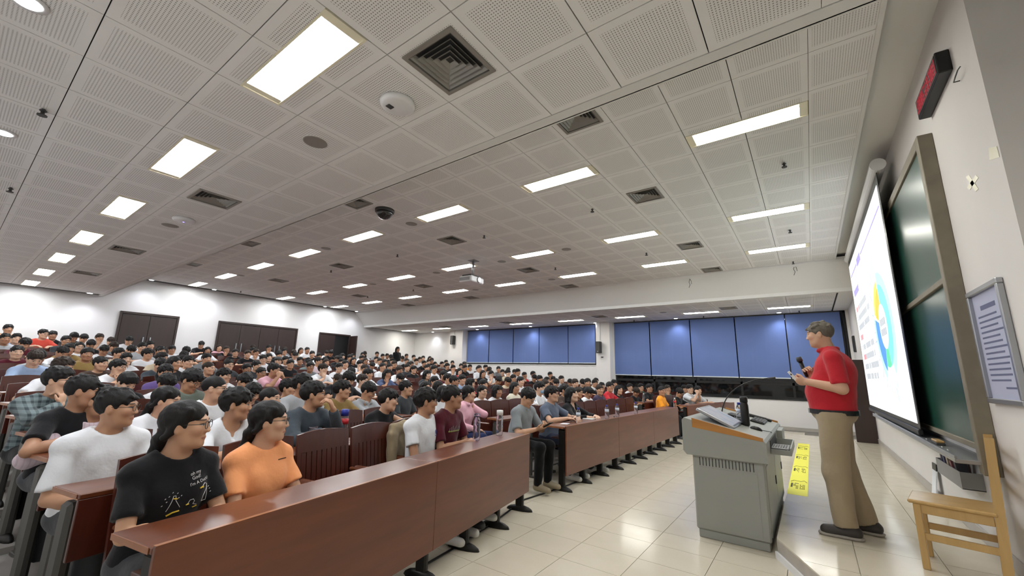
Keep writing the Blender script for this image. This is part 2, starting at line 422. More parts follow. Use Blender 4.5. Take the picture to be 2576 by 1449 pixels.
# ---- stage
DG = np.array([.6, .28]); DG = DG/np.linalg.norm(DG); DC = DG@np.array([-.36, 4.24])
stage_poly = [(-.36, 12.35), (-.36, 4.24), (.35, 2.72), (1.9, 2.72), (1.9, 3.36), (1.02, 3.36), (1.02, 12.35)]
stage = struct(MB().prism(stage_poly, -.012, HP-.013).build('floor', M['riser']))
sxl = [-.36, .135, .635, 1.02]; syl = [2.72, 3.3, 3.86, 4.44]+[4.44+.56*i for i in range(1, 15)]
for i in range(3):
    for j in range(len(syl)-1):
        x0, x1, y0, y1 = sxl[i], sxl[i+1], syl[j], min(syl[j+1], 12.35)
        if y1-y0 < .05: continue
        if i == 2 and y0 < 3.3: pass
        cell = [(x0, y0), (x1, y0), (x1, y1), (x0, y1)]
        c2 = chip(cell, DG, DC)
        if len(c2) < 3: continue
        if len(c2) == 4 and abs(c2[0][0]-x0) < 1e-6 and abs(c2[0][1]-y0) < 1e-6: floor_tile(x0, x1, y0, y1, HP, stage)
        else: clipped_tile(c2, HP, stage)
# white nosing strip along the diagonal stage end
p0, p1 = np.array([-.36, 4.24]), np.array([.35, 2.72]); dd = (p1-p0)/np.linalg.norm(p1-p0); nn = np.array([dd[1], -dd[0]])
if nn@np.array([-1, -1]) < 0: nn = -nn
q = [p0+nn*.002, p1+nn*.002, p1+nn*.02, p0+nn*.02]
struct(MB().prism([tuple(v) for v in q], 0.0, .05).build('trim_1', M['white']))
# ---- walls
struct(MB().box(XB-.2, XB, YN-.2, YW+.3, -.05, ZH+.3).build('wall_back', M['wall']))
struct(MB().box(XB-.2, 2.2, YN-.2, YN, -.05, ZH+.3).build('wall_left', M['wall']))
struct(MB().box(XF, 1.9, 3.38, YW+.3, -.05, ZH+.3).build('wall_front', M['wall_front']))
struct(MB().box(2.0, 2.2, YN-.2, YW, -.05, ZH+.3).build('wall_front_recess', M['wall']))
W1 = (ony((1176, 870), YW)[0], ony((1499, 865), YW)[0]); W2 = (ony((1546, 860), YW)[0], ony((2125, 781), YW)[0])
ZB1 = ony((1300, 913), YW)[2]; ZB2 = ony((1780, 948), YW)[2]; ZS2 = ony((1880, 1000), YW)[2]
wr = MB().box(XB, W1[0], YW, YW+.3, -.05, ZL+.2).box(W1[0], W1[1], YW, YW+.3, -.05, ZB1-.06)
wr.box(W1[1], W2[0], YW, YW+.3, -.05, ZL+.2).box(W2[0], W2[1], YW, YW+.3, -.05, ZS2).box(W2[1], XF+.2, YW, YW+.3, -.05, ZL+.2)
wall_right = struct(wr.build('wall_right', M['wall']))
# pillars standing proud of the window wall
PD = .32
for n_, (a, b_) in enumerate(((1499, 1534), (1130, 1163))):
    x0, x1 = ony((a, 870), YW-PD)[0], ony((b_, 870), YW-PD)[0]
    struct(MB().bbox(x0, x1, YW-PD, YW, 0, ZL+.01, .006).build('wall_pillar', M['wall']))
# windows: frame, mullions and night glass behind the blinds
for wn, ((x0, x1), zs, nb) in enumerate(((W1, ZB1-.06, 5), (W2, ZS2, 5))):
    fr = MB().box(x0, x1, YW+.06, YW+.12, zs, zs+.06).box(x0, x1, YW+.06, YW+.12, ZL-.06, ZL)
    fr.box(x0, x0+.06, YW+.06, YW+.12, zs, ZL).box(x1-.06, x1, YW+.06, YW+.12, zs, ZL)
    win = struct(fr.build('window_%d' % (wn+1), M['black']))
    xs = np.linspace(x0+.06, x1-.06, nb+1)
    for i in range(nb):
        MB().box(xs[i]+.02, xs[i+1]-.02, YW+.085, YW+.095, zs+.06, ZL-.06).build('pane', M['nightglass'], win)
        if i: MB().box(xs[i]-.03, xs[i]+.03, YW+.05, YW+.12, zs+.06, ZL-.06).build('mullion', M['black'], win)
    if wn == 1: MB().box(x0, x1, YW+.05, YW+.115, ZB2-.20, ZB2-.12).build('transom', M['black'], win)
    MB().bbox(x0, x1, YW-.02, YW+.06, zs-.03, zs, .005).build('sill', M['black'] if wn else M['white'], win)
# baseboards
struct(MB().bbox(W1[1], XF, YW-.018, YW, 0, .10, .004).build('baseboard_right', M['base']))
struct(MB().bbox(XF-.018, XF, 3.38, 12.3, HP, HP+.10, .004).build('baseboard_front', M['base']))
struct(MB().box(.98, 1.9, 3.362, 3.38, HP, HP+.10).build('baseboard_front_return', M['base']))
# ---- doors in the back wall
def door(n, y0, y1, z0, z1, leaves, opened=False):
    fr = MB().bbox(XB, XB+.05, y0, y0+.06, z0, z1, .006).bbox(XB, XB+.05, y1-.06, y1, z0, z1, .006).bbox(XB, XB+.05, y0+.06, y1-.06, z1-.07, z1, .006)
    d = struct(fr.build('door_%d' % n, M['dark_door']))
    ys = np.linspace(y0+.062, y1-.062, leaves+1)
    for i in range(leaves):
        if opened and i == leaves-1: 
            MB().box(XB+.002, XB+.006, ys[i], ys[i+1], z0, z1-.07).build('doorway', M['black'], d)
            lf = MB().bbox(XB+.05, XB+.55, y1-.02, y1+.03, z0, z1-.05, .006).build('door_leaf', M['dark_door'], d)
        else:
            lf = MB().bbox(XB, XB+.03, ys[i]+.003, ys[i+1]-.003, z0, z1-.073, .005).build('door_leaf', M['dark_door'], d)
            MB().bbox(XB+.03, XB+.07, (ys[i+1]-.10 if i % 2 == 0 else ys[i]+.07), (ys[i+1]-.07 if i % 2 == 0 else ys[i]+.10), z0+.95, z0+1.25, .006).build('handle', M['alu'], lf)
    return d
zb = rise(14)
door(1, 3.0, 4.47, zb, 3.0, 2); door(2, 5.6, 8.42, zb, 3.0, 4); door(3, 9.35, 10.83, zb, 2.95, 2, True)
# open brown door leaf by the stage end
d4 = struct(MB().bbox(.66, 1.02, 11.80, 11.86, HP, ony((2148, 905), 11.8)[2], .008).build('door_4', M['dark_door']))
MB().bbox(.70, .73, 11.74, 11.80, 1.0, 1.2, .006).build('handle', M['alu'], d4)
# ---- ceilings
def rect_ring(x, y, t, z0, z1): 
    return MB().box(-x, x, -y, -y+t, z0, z1).box(-x, x, y-t, y, z0, z1).box(-x, -x+t, -y+t, y-t, z0, z1).box(x-t, x, -y+t, y-t, z0, z1)
def uvmesh(mb, name, cx=0, cy=0):
    me = mb.mesh(name, M['tile']); u = me.uv_layers.new(name='UVMap')
    for lp in me.loops:
        c = me.vertices[lp.vertex_index].co; u.data[lp.index].uv = (c.x-cx, c.y-cy)
    return me
HT = TILE/2-.0035; HTY = TILE/2-.003
tile_full = uvmesh(MB().box(-HT, HT, -HTY, HTY, 0, .012), 'ceiling_tile')
tile_strip = uvmesh(MB().box(-HT, HT, -HTY, -.135, 0, .012).box(-HT, HT, .135, HTY, 0, .012), 'ceiling_tile_cut')
tile_frame = uvmesh(rect_ring(HT, HTY, HTY-.205, 0, .012), 'ceiling_tile_cut')
RW = .685-.249
tile_right = uvmesh(MB().box(-RW/2, RW/2-.02, -HTY, HTY, 0, .012), 'ceiling_tile', .03)
def lampcell(i):  # column pairs that hold lamps
    return i % 4 in (0, 1)
VC = (3, 10, 17, 23)
NCOL = 31
lamps = []; vents = []
def ceiling(z, ylines, lamp_rows, vent_rows, limit, name):  # noqa
    y0, y1 = min(ylines), max(ylines)
    back = struct(MB().box(XB, .70, y0+.002, y1-.002, z+.025, z+.12).build('ceiling', M['ceil_back']))
    cells = []
    for r in range(len(ylines)-1):
        ya, yb = ylines[r], ylines[r+1]; yc = (ya+yb)/2
        for j in range(-1, NCOL):
            xc = .249-TILE*(j+.5)
            if j == -1: cells.append((.249+RW/2, yc, tile_right)); continue
            if xc-TILE/2 < XB-.02: continue
            if r in lamp_rows and lampcell(j):
                cells.append((xc, yc, tile_strip))
                if j % 4 == 0 and xc-TILE*1.5 > XB-.1: lamps.append((xc-TILE/2, yc, z, j//4, name, lamp_rows.index(r)))
            elif r in vent_rows and j in VC:
                cells.append((xc, yc, tile_frame)); vents.append((xc, yc, z, VC.index(j), name, vent_rows.index(r)))
            else: cells.append((xc, yc, tile_full))
    cells.sort(key=lambda c: (c[0]**2+c[1]**2))
    rest = MB(); ruv = []
    for n_, (x, y, me) in enumerate(cells):
        if n_ < limit: put('ceiling_tile', me, back, (x, y, z))
        else:
            o = len(rest.v)
            rest.v += [(v.co.x+x, v.co.y+y, v.co.z+z) for v in me.vertices]; ruv += [(v.co.x, v.co.y) for v in me.vertices]
            for p in me.polygons: rest.f.append(tuple(o+i for i in p.vertices)); rest.m.append(0)
    if rest.v:
        me = bpy.data.meshes.new('ceiling_tiles_far'); me.from_pydata(rest.v, [], rest.f); me.materials.append(M['tile'])
        u = me.uv_layers.new(name='UVMap')
        for lp in me.loops: u.data[lp.index].uv = ruv[lp.vertex_index]
        me.update(); o = put('ceiling_tiles', me, back); o['kind'] = 'stuff'
    return back
near_lines = [2.445-TILE*i for i in range(6)][::-1]
c_near = ceiling(ZL, near_lines, [2], [3], 300, 'N')
hi_lines = [3.69+TILE*i for i in range(-2, 14)]
c_high = ceiling(ZH, hi_lines, [3, 8, 12], [1, 5, 10, 14], 300, 'H')
far_lines = [11.64, 12.02]+[12.58+TILE*i for i in range(0, 4)]+[YW]
c_far = ceiling(ZL, [11.62]+[12.02+TILE*i for i in range(5)]+[14.64], [3], [2], 300, 'F')
MB().box(XB, .70, YN, near_lines[0], ZL, ZL+.03).build('border_strip', M['ceil_plain'], c_near)
# plain lip and step between the low and the high ceiling
struct(MB().box(XB, .70, 2.447, 2.545, ZL-.004, ZL+.03).box(XB, .70, 2.535, 2.56, ZL-.004, ZH+.03).build('trim_2', M['ceil_plain']))
prof = [(10.975, ZH+.03), (10.975, ZH-.03), (11.0, ZH-.07), (11.47, 3.47), (11.49, 3.45), (11.49, ZL-.006), (11.62, ZL-.006), (11.62, ZH+.03)]
struct(MB().xprism(prof, XB, XF).build('trim_3', M['ceil_plain']))
# edge trim of the ceilings by the front wall and the dark slot behind it
struct(MB().bbox(.665, .70, 2.56, 10.98, ZH-.012, ZH+.05, .003).build('trim_4', M['ceil_plain']))
struct(MB().box(.70, XF+.02, 3.36, YW, ZH+.10, ZH+.2).box(.70, 2.2, YN-.1, 3.4, ZH+.10, ZH+.2).build('ceiling_slot', M['ceil_plain']))
struct(MB().box(.70, XF+.01, 11.5, YW, ZL, ZL+.03).build('ceiling_border', M['ceil_plain']))
struct(MB().box(XB, .70, YN-.1, YW+.2, ZH+.14, ZH+.3).build('ceiling_slab', M['ceil_plain']))
# ---- lamps
def lamp_meshes():
    fr = rect_ring(TILE-.006, .135, .014, -.006, .03).mesh('frame', M['cream'])
    ends = MB().box(-TILE+.02, -TILE+.075, -.12, .12, -.001, .012).mesh('end_plate', M['cream'])
    ends2 = MB().box(TILE-.075, TILE-.02, -.12, .12, -.001, .012).mesh('end_plate', M['cream'])
    pa = MB().box(-TILE+.075, TILE-.075, -.12, .12, .002, .012)
    return fr, ends, ends2, pa.mesh('diffuser', M['lampwhite']), pa.mesh('diffuser', M['lampwarm'])
LM = lamp_meshes()
rown = {('N', 0): 'low ceiling above the camera side', ('H', 0): 'nearest row of the raised ceiling', ('H', 1): 'middle row of the raised ceiling', ('H', 2): 'far row of the raised ceiling', ('F', 0): 'low ceiling by the blue blinds'}
for (x, y, z, c, nm, r) in lamps:
    t = thing('ceiling_lamp', 'fluorescent ceiling lamp, %s from the screen wall, %s' % (ORD[c], rown[(nm, r)]), 'lamp', (x, y, z), 0, 'recessed fluorescent lamps')
    put('frame', LM[0], t); put('end_plate', LM[1], t); put('end_plate', LM[2], t)
    put('diffuser', LM[4] if (c == 0 or nm == 'F') else LM[3], t)
# ---- four-way air vents
def vent_meshes():
    fr = rect_ring(.215, .215, .028, -.012, .004).mesh('frame', M['ventmetal'])
    lou = []
    for i in range(5):
        o = .180-.034*i; n_ = o-.030
        m_ = MB(); z0, z1 = -.004+.002*i, .030
        for (a, b_) in (((-1, -1), (1, -1)), ((1, -1), (1, 1)), ((1, 1), (-1, 1)), ((-1, 1), (-1, -1))):
            k = len(m_.v); m_.v += [(a[0]*o, a[1]*o, z0), (b_[0]*o, b_[1]*o, z0), (b_[0]*n_, b_[1]*n_, z1), (a[0]*n_, a[1]*n_, z1),
                                   (a[0]*o, a[1]*o, z0+.003), (b_[0]*o, b_[1]*o, z0+.003), (b_[0]*n_, b_[1]*n_, z1+.003), (a[0]*n_, a[1]*n_, z1+.003)]
            m_.f += [(k, k+1, k+2, k+3), (k+7, k+6, k+5, k+4), (k, k+4, k+5, k+1), (k+3, k+2, k+6, k+7)]; m_.m += [0]*4
        lou.append(m_.mesh('louver', M['ventmetal']))
    bk = MB().box(-.2, .2, -.2, .2, .045, .05).mesh('duct_back', M['podium_dark'])
    return fr, lou, bk
VM = vent_meshes()
vrow = {('N', 0): 'low ceiling above the camera side', ('H', 0): 'first row of the raised ceiling', ('H', 1): 'second row of the raised ceiling', ('H', 2): 'third row of the raised ceiling', ('H', 3): 'last row of the raised ceiling', ('F', 0): 'low ceiling by the blue blinds'}
for (x, y, z, c, nm, r) in vents:
    t = thing('air_vent', 'square louvred air vent, %s from the screen wall, %s' % (ORD[c], vrow[(nm, r)]), 'vent', (x, y, z), 0, 'ceiling air vents')
    put('frame', VM[0], t); put('duct_back', VM[2], t)
    for me in VM[1]: put('louver', me, t)
# ---- downlights grazing the window wall and the back wall
dl_ring = MB().lathe([(.055, 0), (.085, 0), (.085, -.008), (.058, -.008)], 20).mesh('ring', M['white'], True)
dl_disc = MB().lathe([(.0001, .004), (.056, .004), (.056, -.004), (.0001, -.004)], 20).mesh('bulb', M['downlight'])
def downlight(x, y, z, label, w_):
    t = thing('downlight', label, 'downlight', (x, y, z), 0, 'small round downlights')
    put('ring', dl_ring, t); put('bulb', dl_disc, t, (0, 0, -.0085))
    L = bpy.data.lights.new('downlight_beam', 'SPOT'); L.energy = w_; L.spot_size = math.radians(128); L.spot_blend = .9; L.shadow_soft_size = .05; L.color = (.86, .90, 1.0)
    lo = bpy.data.objects.new('downlight_beam', L); COL.objects.link(lo); lo.parent = t; lo.location = (0, 0, -.04)
for i, x in enumerate([-.58-2.94*i for i in range(6)]):
    downlight(x, YW-.30, ZL-.002, '%s round downlight from the screen wall above the blue blinds' % ORD[i], SPOT_W)
for i, (px, hi) in enumerate((((226, 737), 0), ((386, 702), 1), ((543, 727), 1), ((816, 771), 1))):
    p = onz(px, ZH if hi else ZL)
    downlight(XB+.42, p[1], (ZH if hi else ZL)-.002, '%s round downlight from the camera side along the back wall' % ORD[i], SPOT_W*1.1)
p = onz((902, 785), ZH); downlight(XB+.42, 10.75, ZH-.002, 'round downlight in the far back corner beside the sloped soffit', SPOT_W*1.1)
for i, px in enumerate(((70, 2), (8, 332))):
    p = onz(px, ZL); downlight(p[0], p[1], ZL-.002, ['large round downlight at the top left corner of the view', 'round downlight at the left edge of the view'][i], SPOT_W)
# ================================================================== furniture
BN = {'L': 'left block', 'C': 'centre block', 'R': 'window block'}
ANG = {}
for b in BL:
    p, d, n = row_line(b, 0); ANG[b] = math.atan2(n[1], n[0])
foot_me = MB()
bm = bmesh.new(); bmesh.ops.create_uvsphere(bm, u_segments=14, v_segments=8, radius=1)
for v in bm.verts: v.co = Vector((v.co.x*.15, v.co.y*.042, max(v.co.z, 0)*.055))
foot_me.addbm(bm)
foot_me.lathe([(.03, .0), (.03, .012)], 10)
FOOT = foot_me.mesh('foot', M['blackmetal'], True)
LEG = MB().bbox(-.045, .045, -.022, .022, .02, .72, .012).mesh('leg', M['blackmetal'])
LEGG = MB().bbox(-.05, .05, -.03, .03, .0, .70, .018).mesh('leg', M['steel'])
def desk(b, k):
    p, d, n = row_line(b, k); s0, s1 = row_span(b, k)
    if k == 0: s0, s1 = 0.0, float(np.linalg.norm(np.array(BL[b][1])-np.array(BL[b][0])))
    o = p+d*s0; Ln = s1-s0; z = rise(k)
    t = thing('lecture_desk', 'long %s desk in the %s row of the %s' % ('dark wood front' if k == 0 else 'reddish wood', ORD[k], BN[b]), 'desk', (o[0], o[1], z), ANG[b], 'wooden lecture hall desks')
    nseg = 2 if b == 'L' else 3
    if k > 0: nseg = 2
    ys = np.linspace(0, Ln, nseg+1)
    for i in range(nseg):
        MB().bbox(-.30, 0.0, ys[i]+.001, ys[i+1]-.001, .735, .760, .004).build('top', M['desk'], t)
        if k == 0:
            pn = MB().bbox(.0, .020, ys[i]+.001, ys[i+1]-.001, .185, .768, .003).build('front_panel', M['desk'], t)
            MB().box(.0005, .0195, ys[i]+.002, ys[i+1]-.002, .7675, .7695).build('edge_band', M['desk_edge'], pn)
        else:
            MB().bbox(-.02, .0, ys[i]+.001, ys[i+1]-.001, .46, .735, .003).build('front_panel', M['chairwood'], t)
    MB().box(-.295, -.02, -.0025, -.0005, .736, .759).build('edge_band', M['desk_edge'], t)
    MB().bbox(-.24, -.06, .06, Ln-.06, .60, .615, .003).build('shelf', M['chairwood'], t)
    if k == 0:
        nl = max(2, int(round(Ln/.53))+1)
        for y in np.linspace(.05, Ln-.04, nl):
            lg = put('leg', LEG, t, (-.07, y, 0)); put('foot', FOOT, lg, (.0, 0, 0))
    elif k <= 6:
        for y in np.linspace(.04, Ln-.04, 5):
            lg = put('leg', LEGG, t, (-.16, y, 0)); put('foot', FOOT, lg)
    return t
for k in range(NROW):
    for b in 'LCR': desk(b, k)
# ---- tip-up chairs
def tilt(mb):
    mb.v = [(x-(z-.45)*.12, y, z) for x, y, z in mb.v]; return mb
def back_meshes():
    hw = .235; arch = lambda y: .925+.022*(1-(y/hw)**2)
    ysn = np.linspace(-hw, hw, 9)
    fr = MB()
    for i in range(8):   # arched top rail
        a, b_ = ysn[i], ysn[i+1]
        fr.quadbox([(-.235, a, .80), (-.213, a, .80), (-.213, b_, .80), (-.235, b_, .80), (-.235, a, arch(a)), (-.213, a, arch(a)), (-.213, b_, arch(b_)), (-.235, b_, arch(b_))])
    fr.box(-.235, -.213, -hw, -hw+.033, .48, .80).box(-.235, -.213, hw-.033, hw, .48, .80).box(-.235, -.213, -hw, hw, .45, .50)
    sl = []
    w_ = (2*hw-.066)/9
    for i in range(9):
        y = -hw+.033+w_*i
        sl.append(tilt(MB().box(-.233, -.215, y+.0035, y+w_-.0035, .49, .81)))
    return tilt(fr), sl
bk, sls = back_meshes()
seat_mb = MB().bbox(-.21, .20, -.20, .20, .405, .435, .010)
arm_mb = lambda s: MB().bbox(-.20, .10, s*.224-.019, s*.224+.019, .615, .640, .008)
ped_mb = lambda s: MB().bbox(-.17, -.08, s*.224-.016, s*.224+.016, 0, .615, .008).bbox(-.22, .0, s*.224-.019, s*.224+.019, 0, .03, .006)
CH = dict(seat=seat_mb.mesh('seat', M['chairwood']), back=bk.mesh('backrest', M['chairwood']), sl=[s_.mesh('slat', M['chairwood']) for s_ in sls],
          arm=[arm_mb(s).mesh('armrest', M['desk']) for s in (-1, 1)], ped=[ped_mb(s).mesh('pedestal', M['steel']) for s in (-1, 1)])
def joined(parts):
    r = MB()
    for mb, mi in parts:
        o = len(r.v); r.v += mb.v; r.f += [tuple(o+i for i in f) for f in mb.f]; r.m += [mi]*len(mb.f)
    return r
allp = [(seat_mb, 0), (bk, 0)]+[(s_, 0) for s_ in sls]+[(arm_mb(s), 1) for s in (-1, 1)]+[(ped_mb(s), 2) for s in (-1, 1)]
CHJ_mb = joined(allp); CHJ = CHJ_mb.mesh('auditorium_chair', [M['chairwood'], M['desk'], M['steel']])
CHB = .62
nchair = 0; far_ch = MB()
def seats(b, k):
    s0, s1 = row_span(b, k)
    if k == 0: s0, s1 = 0, float(np.linalg.norm(np.array(BL[b][1])-np.array(BL[b][0])))
    if b == 'L': st, pt = .46, .505
    elif b == 'C': st, pt = s0+.54, .49
    else: st, pt = s0+.30, .49
    if b == 'L' and k: st = s0+.42
    return [st+pt*i for i in range(20) if st+pt*i < s1-.12]
for k in range(NROW):
    for b in 'LCR':
        p, d, n = row_line(b, k, CHB)
        for i, s in enumerate(seats(b, k)):
            q = p+d*s; z = rise(k)
            if q[0] < XB+.42: continue
            lab = 'dark red wooden chair, %s row of the %s, %s from the camera side' % (ORD[k], BN[b], ORD[i])
            if k <= 1:
                t = thing('auditorium_chair', lab, 'chair', (q[0], q[1], z), ANG[b], 'slatted wooden chairs of the hall')
                put('seat', CH['seat'], t); br = put('backrest', CH['back'], t)
                for me in CH['sl']: put('slat', me, br)
                for me in CH['arm']: put('armrest', me, t)
                for me in CH['ped']: put('pedestal', me, t)
                nchair += 1
            elif nchair < 298:
                o = put('auditorium_chair', CHJ, None, (q[0], q[1], z), ANG[b]); tag(o, lab, 'chair', 'slatted wooden chairs of the hall'); nchair += 1
            else:
                ca, sa = math.cos(ANG[b]), math.sin(ANG[b]); o = len(far_ch.v)
                far_ch.v += [(q[0]+ca*v[0]-sa*v[1], q[1]+sa*v[0]+ca*v[1], z+v[2]) for v in CHJ_mb.v]
                far_ch.f += [tuple(o+i_ for i_ in f) for f in CHJ_mb.f]; far_ch.m += CHJ_mb.m
me = bpy.data.meshes.new('far_chairs'); me.from_pydata(far_ch.v, [], far_ch.f)
for m_ in (M['chairwood'], M['desk'], M['steel']): me.materials.append(m_)
me.polygons.foreach_set('material_index', far_ch.m); me.update()
tag(put('auditorium_chairs', me), 'rows of dark red wooden chairs hidden behind the rearmost students', 'chairs', None, 'stuff')
# ---- black floor cable in front of the desks
pts = []
for b in 'LC':
    p, d, n = row_line(b, 0, .14); L_ = np.linalg.norm(np.array(BL[b][1])-np.array(BL[b][0]))
    for s in np.linspace(-.1, L_+.3, 14): q = p+d*s; pts.append((q[0]+.02*math.sin(s*3), q[1], .008))
tag(MB().tube(pts, .008, 6).build('floor_cable', M['black']), 'black cable running along the floor beneath the front desks', 'cable')
# ---- podium
PX0, PX1, PY0, PY1 = -.98, -.40, 4.30, 6.18
t = thing('podium', 'grey steel multimedia podium with oak trimmed sloping top', 'podium', ((PX0+PX1)/2, (PY0+PY1)/2, 0))
ox, oy = (PX0+PX1)/2, (PY0+PY1)/2
def P(mb, name, mat, par=t):
    mb.v = [(x-ox, y-oy, z) for x, y, z in mb.v]; return mb.build(name, mat, par)
P(MB().bbox(PX0+.015, PX1-.015, PY0+.015, PY1-.015, 0, .07, .006), 'plinth', M['podium'])
P(MB().bbox(PX0, PX1, PY0, PY1, .07, .72, .012), 'cabinet', M['podium'])
P(MB().box(PX0+.06, PX1-.06, PY0-.0025, PY0+.01, .10, .60), 'side_panel', M['podium'])
dr = P(MB().bbox(PX1-.004, PX1+.006, PY0+.06, (PY0+PY1)/2-.004, .10, .66, .004), 'door', M['podium'])
P(MB().bbox(PX1+.006, PX1+.014, (PY0+PY1)/2-.10, (PY0+PY1)/2-.06, .38, .46, .003), 'lock', M['darkgrey'], dr)
dr = P(MB().bbox(PX1-.004, PX1+.006, (PY0+PY1)/2+.004, PY1-.06, .10, .66, .004), 'door', M['podium'])
P(MB().bbox(PX1+.006, PX1+.014, PY1-.16, PY1-.12, .38, .46, .003), 'lock', M['darkgrey'], dr)
for i in range(17):
    x = PX0+.06+.027*i; P(MB().box(x, x+.006, PY0-.0035, PY0+.004, .615, .685), 'vent_slot', M['podium_dark'])
# head with sloping top: audience side high, lecturer side low
HX0, HX1 = -1.05, -.37; ZA, ZBk = 1.03, .885
prof = [(HX0, .735), (HX0+.03, .70), (HX1, .70), (HX1, ZBk-.02), (HX1-.02, ZBk), (HX0+.10, ZA-.02), (HX0+.02, ZA), (HX0, ZA-.02)]
hd = MB(); n = len(prof); y0, y1 = PY0-.03, PY1+.03
hd.v = [(x, y0, z) for x, z in prof]+[(x, y1, z) for x, z in prof]
hd.f = [tuple(range(n)), tuple(range(2*n-1, n-1, -1))]+[((i+1) % n, i, n+i, n+(i+1) % n) for i in range(n)]; hd.m = [0]*len(hd.f)
P(hd, 'head', M['podium'])
def slz(x): return ZA-.02+(ZBk-(ZA-.02))*(x-(HX0+.10))/(HX1-.02-HX0-.10)
for yy in (y0-.004, y1-.018):
    xs = np.linspace(HX0+.09, HX1-.02, 8); hh = [.075-.055*i/7 for i in range(8)]
    ok = MB(); k = len(xs)
    for i in range(k-1):
        a, b_ = xs[i], xs[i+1]
        ok.quadbox([(a, yy, slz(a)+.012-hh[i]), (b_, yy, slz(b_)+.012-hh[i+1]), (b_, yy+.022, slz(b_)+.012-hh[i+1]), (a, yy+.022, slz(a)+.012-hh[i]),
                    (a, yy, slz(a)+.02), (b_, yy, slz(b_)+.02), (b_, yy+.022, slz(b_)+.02), (a, yy+.022, slz(a)+.02)])
    P(ok, 'oak_trim', M['oak'])
# drawer pulled out on the lecturer's side with a small computer lying in it
dw = P(MB().box(HX1-.02, HX1+.16, 4.62, 5.35, .735, .742).box(HX1+.15, HX1+.16, 4.62, 5.35, .742, .80).box(HX1-.02, HX1+.15, 4.62, 4.63, .742, .78).box(HX1-.02, HX1+.15, 5.34, 5.35, .742, .80), 'drawer', M['podium'])
P(MB().box(HX1-.004, HX1+.004, 4.62, 5.35, .745, .85), 'drawer_opening', M['podium_dark'])
P(MB().bbox(HX1-.01, HX1+.05, 5.55, 5.95, .74, .86, .004), 'side_hatch', M['podium'])
pc = thing('mini_computer', 'flat grey mini computer lying in the open podium drawer', 'computer', (HX1+.065, 4.83, .742))
MB().bbox(-.075, .075, -.15, .15, 0, .045, .004).build('case', M['grey'], pc)
MB().box(-.06, .06, -.153, -.15, .008, .036).build('port_panel', M['darkgrey'], pc)
for i in range(6): MB().box(-.055+.02*i, -.043+.02*i, -.10, .10, .045, .047).build('vent_slot', M['darkgrey'], pc)
# things on the podium top
SL = math.atan2(ZBk-ZA+.02, HX1-.02-HX0-.10)
def top_thing(name, label, cat, x, y, dz=0): 
    e = thing(name, label, cat, (x, y, slz(x)+.001+dz)); e.rotation_euler = (0, -SL, 0); return e
mo = top_thing('touch_monitor', 'tilted flat monitor showing a pale page on the podium', 'monitor', -.82, 4.80)
scr = MB(); 
mo_b = MB().bbox(-.18, .18, -.30, .30, .03, .06, .006).build('bezel', M['alu'], mo)
m_scr, nt, bsdf = new_mat('monitor_page'); bsdf.inputs['Base Color'].default_value = (.02, .02, .02, 1)
tcn = mk(nt, 'ShaderNodeTexCoord'); c_ = ramp(nt, noise(nt, 6, 3, tcn.outputs['Object']), [(.3, (.55, .58, .72, 1)), (.55, (.72, .72, .80, 1)), (.7, (.35, .50, .68, 1))])
lk(nt, c_, bsdf.inputs['Emission Color']); bsdf.inputs['Emission Strength'].default_value = .42
MB().box(-.155, .155, -.275, .275, .060, .0615).build('screen', m_scr, mo_b)
MB().bbox(-.06, -.02, -.15, .15, 0, .03, .004).build('stand', M['darkgrey'], mo)
mo.rotation_euler = (0, math.radians(26), 0)
kb = top_thing('keyboard', 'black keyboard lying on the far side of the podium top', 'keyboard', -.55, 5.75)
MB().bbox(-.07, .07, -.22, .22, 0, .02, .005).build('case', M['black'], kb)
for i in range(4):
    for j in range(12): MB().box(-.058+.03*i, -.034+.03*i, -.205+.034*j, -.177+.034*j, .02, .026).build('key', M['darkgrey'], kb)
ms = top_thing('computer_mouse', 'black computer mouse near the podium edge', 'mouse', -.50, 4.92)
bm = bmesh.new(); bmesh.ops.create_uvsphere(bm, u_segments=16, v_segments=8, radius=1)
for v in bm.verts: v.co = Vector((v.co.x*.055, v.co.y*.032, max(0, v.co.z)*.032))
MB().addbm(bm).build('shell', M['black'], ms, True)
MB().tube([(.05, 0, .008), (.09, .03, .01), (.12, .10, .006), (.125, .2, -.02), (.125, .25, -.10)], .003, 6).build('cord', M['black'], ms)
bx = top_thing('control_box', 'black junction box with loose cables on the podium top', 'control box', -.74, 5.35)
MB().bbox(-.07, .07, -.10, .10, 0, .05, .008).build('case', M['black'], bx)
for q_ in range(3): MB().tube([(.0+.03*q_, -.1, .03), (.05, -.18-.04*q_, .02), (-.02+.05*q_, -.28, .012), (-.10, -.22-.03*q_, .012), (-.08, -.1, .03)], .006, 6).build('cable', M['black'], bx)
tr = top_thing('cable_tray', 'dark remote controls lying along the far oak edge', 'remote', -.60, 6.06)
MB().bbox(-.16, .16, -.03, .03, 0, .03, .008).build('case', M['black'], tr); MB().box(-.12, .1, -.02, .02, .03, .033).build('button_pad', M['darkgrey'], tr)
